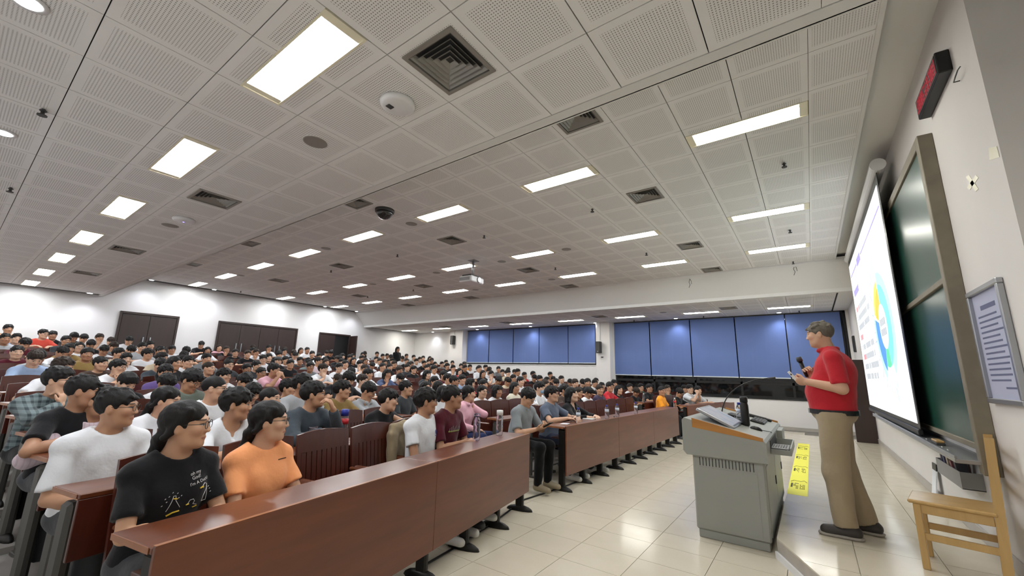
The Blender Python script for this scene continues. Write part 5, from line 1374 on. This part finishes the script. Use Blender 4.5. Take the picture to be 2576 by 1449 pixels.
def look_yaw(Q, b):
    return math.degrees(math.atan2(7.6-Q[1], .86-Q[0])-ANG[b])
GEN = []
def busy(x, y, r): return any((x-q[0])**2+(y-q[1])**2 < r*r for q in GEN)
# ---- hand-posed people near the camera
HERO = [
 dict(px=(470, 1070), b='L', k=0, label='student with glasses and ponytail in black duck print t-shirt', col='black', hair='lowpony', g=1, sk=0, o=dict(yaw=46, pitch=2, lean=4, fem=1, armL='lap2', armR='lap2', sleeve=.74, wide=1.06), pr='duck'),
 dict(px=(680, 1060), b='L', k=0, label='student with glasses and tied back hair in peach orange t-shirt', col='orange', hair='lowpony', g=1, sk=2, o=dict(yaw=46, pitch=2, lean=2, fem=1, armL='lap2', armR='lap2', sleeve=.74), pr='chest'),
 dict(px=(297, 1026), b='L', k=1, label='student in plain white t-shirt at the near aisle seat', col='white', hair='crop', g=1, sk=1, o=dict(yaw=48, pitch=0, lean=6, armL='lap2', armR='lap', wide=1.04, sleeve=.85)),
 dict(px=(597, 1018), b='L', k=1, label='student in white t-shirt with small violet emblem behind the front girls', col='white', hair='mop', g=0, sk=1, o=dict(yaw=46, pitch=-2, lean=10, armL='cross', armR='cross', wide=1.05, neck='v'), pr='emblemv'),
 dict(px=(790, 993), b='L', k=1, label='student with round glasses in dark slate sweater', col='slate', hair='short', g=1, sk=1, o=dict(yaw=46, pitch=4, lean=10, armL='clasp', armR='cross', long=1), pr='block'),
 dict(px=(862, 981), b='L', k=2, label='student with glasses in olive brown t-shirt', col='olive', hair='fringe', g=1, sk=0, o=dict(yaw=40, pitch=0, lean=10, armL='cross', armR='cross', sleeve=.8)),
 dict(px=(927, 985), b='L', k=2, label='student in pale grey hoodie looking down at the desk', col='lgrey', hair='short', g=1, sk=1, o=dict(yaw=25, pitch=-24, lean=14, armL='cross', armR='chin', long=1, hood=1)),
 dict(px=(978, 1007), b='L', k=1, label='student in black t-shirt leaning head on hand behind the empty chairs', col='black', hair='fringe', g=1, sk=2, o=dict(yaw=40, pitch=-6, roll=-10, lean=20, armL='cheek', armR='cross', sleeve=.7)),
 dict(px=(1022, 977), b='L', k=2, label='student with glasses and undercut hair in charcoal t-shirt', col='dgrey', hair='crop', g=1, sk=0, o=dict(yaw=38, pitch=4, lean=6, armL='lap2', armR='lap2')),
 dict(px=(1073, 1010), b='L', k=0, label='student in white t-shirt with blue chest emblem at the front desk', col='white', hair='mop', g=1, sk=3, o=dict(yaw=42, pitch=0, lean=0, armL='lap', armR='lap', sleeve=.62), pr='emblemb'),
 dict(px=(1139, 1000), b='L', k=0, label='student with glasses in maroon printed t-shirt at the front desk', col='maroon', hair='crop', g=1, sk=3, o=dict(yaw=40, pitch=2, lean=8, armL='lap2', armR='lap2', sleeve=.75, wide=1.06), pr='maroon'),
 dict(px=(1180, 990), b='L', k=1, label='student in pale pink jacket holding hand to her face', col='pink', hair='lowpony', g=0, sk=2, o=dict(yaw=36, pitch=-2, lean=8, fem=1, armL='chin', armR='lap', long=1, hood=1), pants=srgb(40, 52, 90)),
 dict(px=(1328, 1000), b='C', k=0, label='man in grey short sleeved shirt looking down at his phone', col='shirtgrey', hair='short', g=1, sk=0, o=dict(yaw=8, pitch=-30, lean=14, hfwd=.12, armL='phone', armR='phone', sleeve=.8, collar=1, wide=1.08, belly=.02), pants=srgb(14, 14, 16), s0=-.10),
 dict(px=(1389, 992), b='C', k=0, label='man with glasses in slate blue polo shirt at the second front desk', col='polo', hair='fringe', g=1, sk=2, o=dict(yaw=14, pitch=4, lean=2, armL='desk', armR='desk', collar=1, sleeve=.7)),
 dict(px=(1439, 993), b='C', k=0, label='woman with long dark hair in black jacket at the second front desk', col='black', hair='long', g=0, sk=4, o=dict(yaw=14, pitch=6, lean=0, fem=1, armL='desk', armR='desk', long=1, neck='v')),
 dict(px=(1665, 984), b='C', k=0, label='young man in bright orange t-shirt at the end of the front desk', col='vivid', hair='buzz', g=0, sk=3, o=dict(yaw=-30, pitch=0, lean=2, armL='lap2', armR='lap2'), pr='band'),
 dict(px=(149, 958), b='L', k=3, label='student with glasses in plaid shirt resting chin on hand', col='plaid', hair='short', g=1, sk=2, o=dict(yaw=44, pitch=0, lean=12, armL='cross', armR='chin', long=1, fabric='plaid', collar=1)),
 dict(px=(212, 985), b='L', k=2, label='student in black top seen from behind beside the straw hat', col='black', hair='crop', g=0, sk=3, o=dict(yaw=58, pitch=-6, lean=10, armL='desk', armR='cross', twist=20)),
 dict(px=(248, 1010), b='L', k=2, label='student in pink striped shirt half hidden behind the white t-shirt', col='stripe', hair='short', g=0, sk=1, o=dict(yaw=48, pitch=-4, lean=12, armL='cross', armR='desk', fabric='stripe', long=1)),
 dict(px=(419, 1008), b='L', k=2, label='girl in white blouse with hand over her mouth', col='white', hair='lowpony', g=0, sk=2, o=dict(yaw=42, pitch=-8, lean=12, fem=1, armL='chin', armR='cross', long=1)),
 dict(px=(482, 958), b='L', k=3, label='student with glasses in sage green t-shirt looking down', col='sage', hair='mop', g=1, sk=1, o=dict(yaw=24, pitch=-24, lean=16, armL='cross', armR='cross')),
 dict(px=(541, 978), b='L', k=2, label='student with close cropped hair and glasses in white t-shirt', col='white', hair='buzz', g=1, sk=2, o=dict(yaw=46, pitch=-2, lean=10, armL='cross', armR='cross')),
]
from mathutils.bvhtree import BVHTree
def surf(me):
    vs = [v.co.copy() for v in me.vertices]; return BVHTree.FromPolygons(vs, [tuple(p.vertices) for p in me.polygons])
def drop(T, y, z, off=.002):
    h = T.ray_cast(Vector((.6, y, z)), Vector((-1, 0, 0)))
    return (h[0]+h[1]*off) if h[0] is not None else None
def stroke(T, pts, r, mb):
    out = []
    for i in range(len(pts)-1):
        (y0, z0), (y1, z1) = pts[i], pts[i+1]; n_ = max(1, int(math.hypot(y1-y0, z1-z0)/.008))
        for j in range(n_): 
            q = drop(T, y0+(y1-y0)*j/n_, z0+(z1-z0)*j/n_)
            if q: out.append(q)
    q = drop(T, *pts[-1])
    if q: out.append(q)
    if len(out) > 1: mb.tube(out, r, 5)
def blob(T, y, z, ry, rz, mb, n=14, off=.0025):
    c = drop(T, y, z, off); ring = [drop(T, y+ry*math.cos(a), z+rz*math.sin(a), off) for a in np.linspace(0, 2*math.pi, n, endpoint=False)]
    if c is None or any(q is None for q in ring): return
    o = len(mb.v); mb.v += [tuple(c)]+[tuple(q) for q in ring]; mb.f += [(o, o+1+i, o+1+(i+1) % n) for i in range(n)]; mb.m += [0]*n
def text_on(T, s, y, z, size, rotdeg, mb):
    cu = bpy.data.curves.new('lettering', 'FONT'); cu.body = s; cu.size = size; cu.align_x = 'CENTER'
    ob = bpy.data.objects.new('lettering', cu); COL.objects.link(ob); dg = bpy.context.evaluated_depsgraph_get(); me = ob.evaluated_get(dg).to_mesh()
    a = math.radians(rotdeg); o = len(mb.v); ok = True; vs = []
    for v in me.vertices:
        u, w_ = v.co.x*math.cos(a)-v.co.y*math.sin(a), v.co.x*math.sin(a)+v.co.y*math.cos(a)
        q = drop(T, y+u, z+w_, .003); vs.append(tuple(q) if q else (0, 0, 0)); ok = ok and q is not None
    if ok:
        mb.v += vs
        for p in me.polygons: mb.f.append(tuple(o+i for i in p.vertices)); mb.m.append(0)
    bpy.data.objects.remove(ob)
M['printwhite'] = plain('white_print', srgb(225, 225, 225), .7); M['printyellow'] = plain('yellow_print', srgb(225, 190, 60), .7); M['printdark'] = plain('dark_print', srgb(70, 48, 36), .8)
M['printblue'] = plain('blue_print', srgb(56, 80, 160), .7); M['printviolet'] = plain('violet_print', srgb(88, 64, 140), .7); M['printgreen'] = plain('lime_print', srgb(170, 185, 90), .7); M['printgrey'] = plain('grey_print', srgb(150, 140, 145), .7)
def decorate(so, me, kind, zc):
    T = surf(me); A = MB(); B = MB()
    if kind == 'duck':
        kS = .70; fy = lambda y_: .028+kS*y_; fz = lambda z_: zc+.022+kS*(z_-zc)
        tx = lambda s_, y_, z_, sz, r_, mb: text_on(T, s_, fy(y_), fz(z_), sz*kS, r_, mb)
        st = lambda pts, r_, mb: stroke(T, [(fy(p_[0]), fz(p_[1])) for p_ in pts], r_*.75, mb)
        # local +y is the wearer's left, which is to the right in the picture
        tx('oh my', .045, zc+.070, .030, 8, A); tx('God!', .048, zc+.042, .030, 8, A); tx("I'm A Duck!", .070, zc+.012, .027, 10, A)
        y = -.085; z = zc-.128
        st([(y-.03, z), (y-.012, z+.06), (y-.006, z+.09), (y+.008, z+.09), (y+.012, z+.06), (y+.045, z+.01)], .0016, A); st([(y-.006, z+.075), (y+.02, z+.068)], .004, B); st([(y-.02, z-.03), (y+.01, z-.015), (y+.045, z-.012)], .005, B)
        y = .025
        st([(y-.02, z+.02), (y-.01, z+.042), (y+.01, z+.045), (y+.02, z+.03), (y+.015, z+.012), (y+.045, z+.0)], .0016, A); st([(y-.03, z+.015), (y-.012, z+.018)], .004, B); st([(y+.02, z-.012), (y+.05, z-.01)], .003, B)
        y = .105
        st([(y, z+.01), (y+.0, z+.05), (y+.02, z+.09), (y+.02, z+.12), (y+.0, z+.13), (y-.015, z+.115), (y-.01, z+.10)], .0018, A); st([(y+.02, z+.12), (y+.03, z+.06), (y+.032, z+.012), (y, z+.01)], .0018, A); st([(y-.035, z+.105), (y-.012, z+.11)], .005, B)
        for i, (dy, dz) in enumerate(((-.14, .14), (-.12, .15), (-.10, .17), (-.13, .12), (-.06, .13), (-.045, .14), (-.07, .16), (.15, .14), (.155, .12), (.14, .155), (-.15, .10))): st([(dy, z+dz-.06+.0), (dy+.006, z+dz-.055)], .0018, A)
        if A.v: A.build('print', M['printwhite'], so)
        if B.v: B.build('print', M['printyellow'], so)
    elif kind == 'chest':
        for i in range(7): stroke(T, [(.05+.009*i, zc+.085), (.055+.009*i, zc+.087)], .003, A)
        if A.v: A.build('print', M['printdark'], so)
    elif kind in ('emblemv', 'emblemb'):
        blob(T, .075, zc+.03, .02, .02, A, 16, .003); stroke(T, [(.055, zc+.0), (.095, zc+.0)], .003, A)
        if A.v: A.build('print', M['printviolet' if kind == 'emblemv' else 'printblue'], so)
    elif kind == 'maroon':
        for i in range(10): stroke(T, [(-.09+.02*i, zc-.02), (-.085+.02*i, zc+.015+.02*((i*7) % 3)/2)], .0022, A); blob(T, -.088+.02*i, zc-.015, .009, .008, B)
        if A.v: A.build('print', M['printgrey'], so)
        if B.v: B.build('print', M['printgreen'], so)
    elif kind == 'block':
        for i in range(9): stroke(T, [(-.06+.013*i, zc-.03), (-.055+.013*i, zc+.02)], .003, A)
        if A.v: A.build('print', M['printgrey'], so)
    elif kind == 'band':
        blob(T, 0, zc-.06, .06, .014, A); blob(T, 0, zc-.03, .045, .008, A)
        if A.v: A.build('print', M['printgrey'], so)
for h in HERO:
    pm = make_person(h['o'], .0075, .011); b, k = h['b'], h['k']; H = pm['F']['H']
    Q, s = solve_row(h['px'], b, k, H)
    x, y, z = seat_at(pm, b, k, s, Q)
    o = place_person(pm, x, y, z, ANG[b], h['col'], h['hair'], h['g'], h['label'], None, h['sk'], True, HAIRC, h.get('pants'), near=(k <= 1))
    h['obj'] = o; h['pm'] = pm; GEN.append((Q[0], Q[1])); PLACED.append((b, k, s, None))
    if h.get('pr'):
        so = [c for c in o.children if c.name.startswith('shirt')][0]; decorate(so, pm['shirt'], h['pr'], .80)
for h in HERO:
    if 'phone' in h['label']:
        for c in h['obj'].children:
            if c.name.startswith('shoe'): c.color = srgb(152, 138, 112)
# phone held by the man in grey
hm = [h for h in HERO if 'phone' in h['label']][0]
ph = put('mobile_phone', MB().bbox(-.004, .004, -.036, .036, -.075, .075, .003).mesh('mobile_phone', M['black']))
a = ANG['C']; lw = np.array([.46, 0, .755]); bo = hm['obj'].location
ph.location = (bo[0]+math.cos(a)*lw[0], bo[1]+math.sin(a)*lw[0], bo[2]+lw[2]); ph.rotation_euler = (0, math.radians(60), a)
tag(ph, 'black mobile phone held by the man in grey shirt', 'phone')
# ---- everyone else in view
recs = []
for px, col, fl in sorted(HEADS, key=lambda h: -h[0][1]):
    for e, b, k, s, Q in candidates(px, (.06, 0, HMEAN-(.06 if 'd' in fl else 0))):
        if e > .30: break
        if 'r1' in fl and (k != 1 or b != 'C'): continue
        if b != 'R' and k < (1 if (b == 'C' and px[0] > 1320) else 2): continue
        if not busy(Q[0], Q[1], .33): break
    else: continue
    if e > .30: continue
    GEN.append((Q[0], Q[1])); recs.append((px, col, fl, b, k, s, Q))
# a few more heads filling the densely packed rear rows
for k in range(7, NROW):
    for b in 'LCR':
        p, d, n = row_line(b, k, CHB-.06)
        for s in seats(b, k):
            q = p+d*s
            if len(recs) >= 276 or busy(q[0], q[1], .42) or RQ.random() > .85 or q[0] < XB+.45: continue
            Q = np.array([q[0], q[1], rise(k)+HMEAN+RQ.uniform(-.05, .03)])
            GEN.append((Q[0], Q[1])); recs.append((None, RQ.choice(['white']*5+['black']*4+['grey', 'dgrey', 'lgrey', 'navy', 'beige', 'blue']), RQ.choice(['', '', 'g', 'd', '', 'f']), b, k, s, Q))
by_row = {}
for r in recs: by_row.setdefault((r[3], r[4]), []).append(r)
for (b, k), rs in sorted(by_row.items()):
    rs.sort(key=lambda r: r[5])
    for i, (px, col, fl, b_, k_, s, Q) in enumerate(rs):
        kind = 'down' if 'd' in fl else 'clasp' if 'k2' in fl else 'chin' if ('c' in fl or 'b' in fl.replace('b2', '').replace('bc', '').replace('bg', '')) else RQ.choice(['desk', 'desk', 'lap'])
        fem = any(c in fl for c in ('f', 'l')) or 'b2' in fl or 'bc' in fl or 'bg' in fl
        st = 'long' if 'f' in fl else 'lowpony' if 'l' in fl else 'bob' if fem else 'buzz' if 'z' in fl else RQ.choice(['short', 'fringe', 'mop', 'crop', 'side', 'fringe', 'short'])
        cap = None
        if 'k' in fl and 'k2' not in fl: cap = srgb(24, 24, 26); st = 'buzz'
        pm = arch(kind, look_yaw(Q, b)+RQ.uniform(-12, 12), fem)
        x, y, z = seat_at(pm, b, k, s, Q)
        gl = ('g' in fl) or (px is None and RQ.random() < .3)
        lab = 'student in %s top, %s row of %s, %s other student from camera side' % (CNAME.get(col, col), ORD[k], BN[b], ORD[i])
        place_person(pm, x, y, z, ANG[b]+math.radians(RQ.uniform(-5, 5)), col, st, gl, lab, 'students seated in the hall', RQ.randrange(5), True, HAIRC if RQ.random() > .15 else (.03, .02, .015, 1), None, cap, srgb(150, 185, 215) if 'm' in fl else None)
# ---- woman standing in the far corner
def standing(o):
    v = Vol((-.35, -.40, .0), (.45, .40, 1.80), o['h'])
    N, H, R, Sh = o['N'], o['H'], o['R'], o['Sh']
    for c, r in o['torso']: v.ell(c, np.array(r)-.014, .05)
    for s in (1, -1):
        v.cone(N+A3(0, s*.03, 0), Sh[s], .045, .046, .04)
        E, W, hd, nr, cu = o['arms'][s]; f = o.get('armf', 1)
        v.cone(Sh[s], E, .047*f, .043*f, .02); v.cone(E, W, .043*f, .028*f, .015); add_hand(v, W, hd, nr, s, cu, o.get('thick', 1))
        hp_, kn, an = o['legs'][s]; v.cone(hp_, kn, .07, .05, .03); v.cone(kn, an, .05, .035, .03)
    add_head(v, H, R, N, o)
    V, Q = v.nets(); body = np_mesh('person_body', V, Q, [M['skin']], (V-H)@R)
    v = Vol((-.35, -.42, o['hem']-.05), (.45, .42, N[2]+.12), o['h']*1.3)
    for c, r in o['torso']: v.ell(c, np.array(r)+.010, .06)
    for s in (1, -1):
        E, W = o['arms'][s][:2]; v.cone(N+A3(0, s*.03, 0), Sh[s], .060, .058, .04)
        if o.get('long'): v.cone(Sh[s], E, .064, .056, .03); v.cone(E, E+(W-E)*.9, .056, .04, .02, cap1=True)
        else: v.cone(Sh[s], Sh[s]+(E-Sh[s])*.86, .062, .068, .03, cap1=True)
    v.wobble(.003, 24, 3); v.ell(N+A3(.03, 0, .05), (.085, .078, .055), .012, sub=True); v.cut((0, 0, o['hem']), (0, 0, -1))
    for a in range(30, 330, 30):
        c, s = math.cos(math.radians(a)), math.sin(math.radians(a)); c2, s2 = math.cos(math.radians(a+30)), math.sin(math.radians(a+30))
        v.cone(N+A3(c*.076+.01, s*.074, .030-.02*max(c, 0)), N+A3(c2*.076+.01, s2*.074, .030-.02*max(c2, 0)), .017, .017, .008)
    V, Q = v.nets(); shirt = np_mesh('shirt', V, Q, [M['cloth']])
    v = Vol((-.35, -.32, .0), (.40, .32, o['hem']+.10), o['h']*1.4)
    for c, r in o['torso'][-1:]: v.ell(c, np.array(r)+.004, .05)
    for s in (1, -1):
        hp_, kn, an = o['legs'][s]; v.cone(hp_, kn, .115, .092, .05); v.cone(kn, an, .092, .082, .04, cap1=True)
    v.wobble(.0045, 19, 5); v.cut((0, 0, o['hem']+.012), (0, 0, 1))
    V, Q = v.nets(); tr = np_mesh('trousers', V, Q, [M['cloth']])
    return dict(body=body, shirt=shirt, trousers=tr, F=dict(H=H, R=R))
# ---- the lecturer: faces the audience (-X), seen from his left
Rl = rot(-8, -4, 0)
lec = standing(dict(h=.0078, N=A3(-.02, 0, 1.515), H=A3(.035, 0, 1.675), R=Rl, Sh={1: A3(-.035, .185, 1.455), -1: A3(-.035, -.185, 1.455)}, hem=.985, fat=1, armf=1.08,
    torso=[((-.045, 0, 1.34), (.145, .185, .18)), ((.010, 0, 1.15), (.175, .190, .18)), ((.0, 0, .99), (.160, .182, .12))],
    arms={1: (A3(-.065, .245, 1.195), A3(.165, .175, 1.245), A3(.9, -.35, .05), A3(.1, -.8, .4), 1.15), -1: (A3(-.05, -.245, 1.19), A3(.135, -.13, 1.285), A3(.35, .15, .75), A3(-.2, .9, .1), 1.2)},
    legs={1: (A3(.01, .095, .93), A3(.045, .105, .50), A3(.02, .12, .085)), -1: (A3(.0, -.095, .93), A3(-.02, -.115, .50), A3(-.13, -.13, .085))}))
LX, LY = .135, 4.73
lo_ = place_person(dict(lec, shirt=lec['shirt']), LX, LY, HP, math.pi, 'red', 'crop', False, 'older lecturer in red polo and khaki trousers holding a microphone', None, 2, False, (.16, .145, .12, 1))
put('trousers', lec['trousers'], lo_, color=srgb(166, 150, 124))
bt = MB()
for i in range(40):
    a, b_ = 2*math.pi*i/40, 2*math.pi*(i+1)/40; f = lambda t, z, r: (.0+(.163+r)*math.cos(t), (.186+r)*math.sin(t), z)
    bt.quadbox([f(a, .972, 0), f(b_, .972, 0), f(b_, .972, .014), f(a, .972, .014), f(a, 1.012, 0), f(b_, 1.012, 0), f(b_, 1.012, .014), f(a, 1.012, .014)])
bl = bt.build('belt', M['black'], lo_); MB().bbox(.171, .185, -.022, .022, .970, 1.014, .003).build('buckle', M['alu'], bl)
for s, (cx, cy) in ((1, (.06, .12)), (-1, (-.09, -.13))):
    v = Vol((cx-.20, cy-.09, -.01), (cx+.22, cy+.09, .16), .009)
    v.cone((cx-.09, cy, .055), (cx+.10, cy+s*.008, .042), .050, .042, .02); v.cone((cx-.065, cy, .06), (cx-.055, cy, .125), .050, .046, .02, cap1=True); v.cut((0, 0, .022), (0, 0, -1))
    V, Q = v.nets(); sh = put('shoe', np_mesh('shoe', V, Q, [M['any']]), lo_, color=srgb(52, 46, 44))
    v = Vol((cx-.20, cy-.09, -.01), (cx+.22, cy+.09, .06), .009)
    v.cone((cx-.095, cy, .03), (cx+.115, cy+s*.008, .03), .054, .046, .02); v.cut((0, 0, .001), (0, 0, -1)); v.cut((0, 0, .026), (0, 0, 1))
    V, Q = v.nets(); put('sole', np_mesh('sole', V, Q, [M['any']]), sh, color=srgb(165, 158, 150))
mic = thing('handheld_microphone', 'black handheld microphone in the lecturer\'s raised hand', 'microphone')
def lw_(p): return (LX-p[0], LY-p[1], HP+p[2])
a_, b_ = np.array(lw_((.165, -.10, 1.29))), np.array(lw_((.215, -.095, 1.475))); mic.location = tuple(a_); dv = b_-a_
MB().cyl((0, 0, 0), tuple(dv*.78), .013, .019, 14).build('handle', M['black'], mic, True); MB().cyl(tuple(dv*.78), tuple(dv), .026, .023, 16).build('head', M['darkgrey'], mic, True)
ck = thing('clicker', 'slim white clicker held in the lecturer\'s lower hand', 'clicker', lw_((.265, .135, 1.285)))
MB().bbox(-.012, .012, -.01, .01, -.05, .06, .004).build('case', M['white'], ck); MB().bbox(-.006, .006, -.012, -.010, .02, .035, .001).build('button', M['darkgrey'], ck); ck.rotation_euler = (0, math.radians(-35), 0)
# woman standing at the far back
w0 = onx((1000, 882), -15.6); Hs = 1.50
wst = standing(dict(h=.012, N=A3(-.02, 0, 1.34), H=A3(.02, 0, Hs), R=rot(10, 0, 0), Sh={1: A3(-.02, .15, 1.29), -1: A3(-.02, -.15, 1.29)}, hem=.72, long=1, thick=1.25,
    torso=[((-.01, 0, 1.17), (.11, .15, .17)), ((0, 0, .98), (.10, .14, .16)), ((0, 0, .85), (.125, .165, .12))],
    arms={1: (A3(-.03, .22, 1.05), A3(.12, .14, .92), A3(.8, -.3, -.3), A3(0, 0, -1), .6), -1: (A3(-.03, -.22, 1.05), A3(.12, -.14, .92), A3(.8, .3, -.3), A3(0, 0, -1), .6)},
    legs={1: (A3(0, .08, .80), A3(.0, .09, .43), A3(0, .09, .06)), -1: (A3(0, -.08, .80), A3(.0, -.09, .43), A3(0, -.09, .06))}))
so = place_person(wst, w0[0], w0[1], max(rise(13), w0[2]-Hs), 0.0, 'black', 'long', False, 'woman in black standing against the white wall at the far back', None, 3, False)
put('trousers', wst['trousers'], so, color=srgb(24, 24, 26))
# ---- bottles, papers and other small things on the desks
def on_desk(px, k): return onz(px, .76+rise(k))
q = on_desk((1198, 1108), 0); t = bottle('drink_bottle', 'tall violet tinted bottle with looped lid on the front desk', q[0], q[1], .761, .25, .035, 'petviolet', 'petviolet', lab=None, capr=.030, caph=.03)
q = on_desk((1256, 1095), 0); bottle('drink_bottle', 'clear tall bottle with white lid near the desk end', q[0], q[1], .761, .255, .036, 'pet', 'white', lab=None, capr=.035, caph=.05)
for i, px in enumerate(((1455, 1065), (1527, 1054), (1553, 1049), (1600, 1042))):
    q = on_desk(px, 0); bottle('water_bottle', ['water bottle in front of the woman in black', 'water bottle before the empty chairs, second from left', 'water bottle before the empty chairs, third from left', 'water bottle nearest the orange t-shirt'][i], q[0], q[1], .761, .205, .031)
q = onz((862, 1098), .78+.02); bottle('drink_bottle', 'bottle with dark blue lid behind the empty front chairs', q[0], q[1], .781, .26, .038, 'pet', 'bluecap', lab='redlabel', capr=.034, caph=.06)
q = onz((1728, 1022), .80); bottle('drink_bottle', 'small bottle with red label on the window block desk', q[0]-.25, q[1], .762, .2, .03, 'pet', 'white', lab='redlabel')
for i, (px, c) in enumerate((((1860*S_+1150, 1000*S_+760), 'pet'), ((1607*S_+1150, 968*S_+760), 'petgreen'), ((1490*S_+1150, 975*S_+760), 'pet'))):
    if c == 'petgreen': M['petgreen'] = plain('green_tea_bottle', srgb(190, 205, 120), .3)
    cand = candidates((px[0], px[1]-30))[0]; k = max(1, cand[2]); q = onz(px, .76+rise(k))
    bottle('drink_bottle', ['grey drink bottle in front of the black top near the window', 'pale green tea bottle behind the empty centre chairs', 'clear drink bottle in front of the red shirt'][i], q[0], q[1], .761+rise(k), .22, .033, c, 'white', lab=None)
def sheet(name, label, cat, px, k, w_, l_, rz, mat, th=.002):
    q = on_desk(px, k); o = MB().bbox(-w_/2, w_/2, -l_/2, l_/2, 0, th, min(.0008, th/3)).build(name, M[mat], None, loc=(q[0], q[1], .7605+rise(k))); o.rotation_euler = (0, 0, rz); return tag(o, label, cat)
sheet('note_paper', 'small white paper at the near end of the second front desk', 'paper', (1421, 1066), 0, .10, .14, .2, 'paper')
sheet('notebook', 'white notebook in front of the woman in black', 'notebook', (1483, 1054), 0, .15, .20, .1, 'paper', .012)
sheet('pen', 'dark pen lying by the small paper', 'pen', (1440, 1060), 0, .008, .14, .1, 'black', .006)
sheet('marker', 'small dark clip between the water bottles', 'marker', (1545, 1049), 0, .02, .06, .4, 'black', .012)
# paper on the lap of the girl in orange
og = HERO[1]['obj'].location
o = MB().quadbox([(-.10, -.14, 0), (.10, -.14, .03), (.10, .14, .03), (-.10, .14, 0), (-.10, -.14, .003), (.10, -.14, .033), (.10, .14, .033), (-.10, .14, .003)]).build('note_paper', M['paper'], None, loc=(og[0]+.33, og[1]+.02, .70)); o.rotation_euler = (0, 0, .5)
tag(o, 'white sheet of paper held by the girl in orange', 'paper')
# straw hat on the aisle desk
q = onz((150, 1063), .76+rise(2)); t = thing('straw_hat', 'tan straw hat lying on the aisle desk', 'hat', (q[0], q[1], .762+rise(2)))
M['straw'] = plain('straw', srgb(196, 164, 112), .8, var=.2, nscale=30, bmp=.4)
MB().lathe([(.155, .006), (.15, .012), (.10, .020), (.095, .06), (.085, .10), (.055, .118), (.02, .122)], 26).build('crown', M['straw'], t, True)
MB().lathe([(.098, .022), (.099, .045)], 26).build('band', M['black'], t, True)
# khaki jacket hung over the chair beside the white t-shirt
v = Vol((-.12, -.26, .30), (.16, .26, .98), .012)
v.ell((0, 0, .66), (.05, .19, .26), .03); v.cone((.0, -.15, .86), (.0, .15, .86), .045, .045, .04); v.cone((.02, .19, .80), (.05, .21, .50), .05, .04, .03); v.cone((.02, -.19, .80), (.05, -.21, .50), .05, .04, .03); v.wobble(.006, 34, 9)
V, Q = v.nets(); p, d, n = row_line('L', 0, CHB+.23); s = seats('L', 0)[4]-.12
jk = put('jacket', np_mesh('jacket', V, Q, [M['cloth']]), None, (p[0]+d[0]*s, p[1]+d[1]*s, .02), ANG['L'], srgb(150, 134, 108)); tag(jk, 'khaki jacket hanging on the chair beside the white t-shirt', 'jacket')
# phone standing on a chair back desk in front of the olive t-shirt
q = onz((828, 1040), .80); ph2 = MB().bbox(-.005, .005, -.04, .04, 0, .16, .003).build('mobile_phone', M['black'], None, loc=(q[0], q[1], .785)); ph2.rotation_euler = (0, -.2, ANG['L']); tag(ph2, 'black phone propped up in front of the olive t-shirt', 'phone')
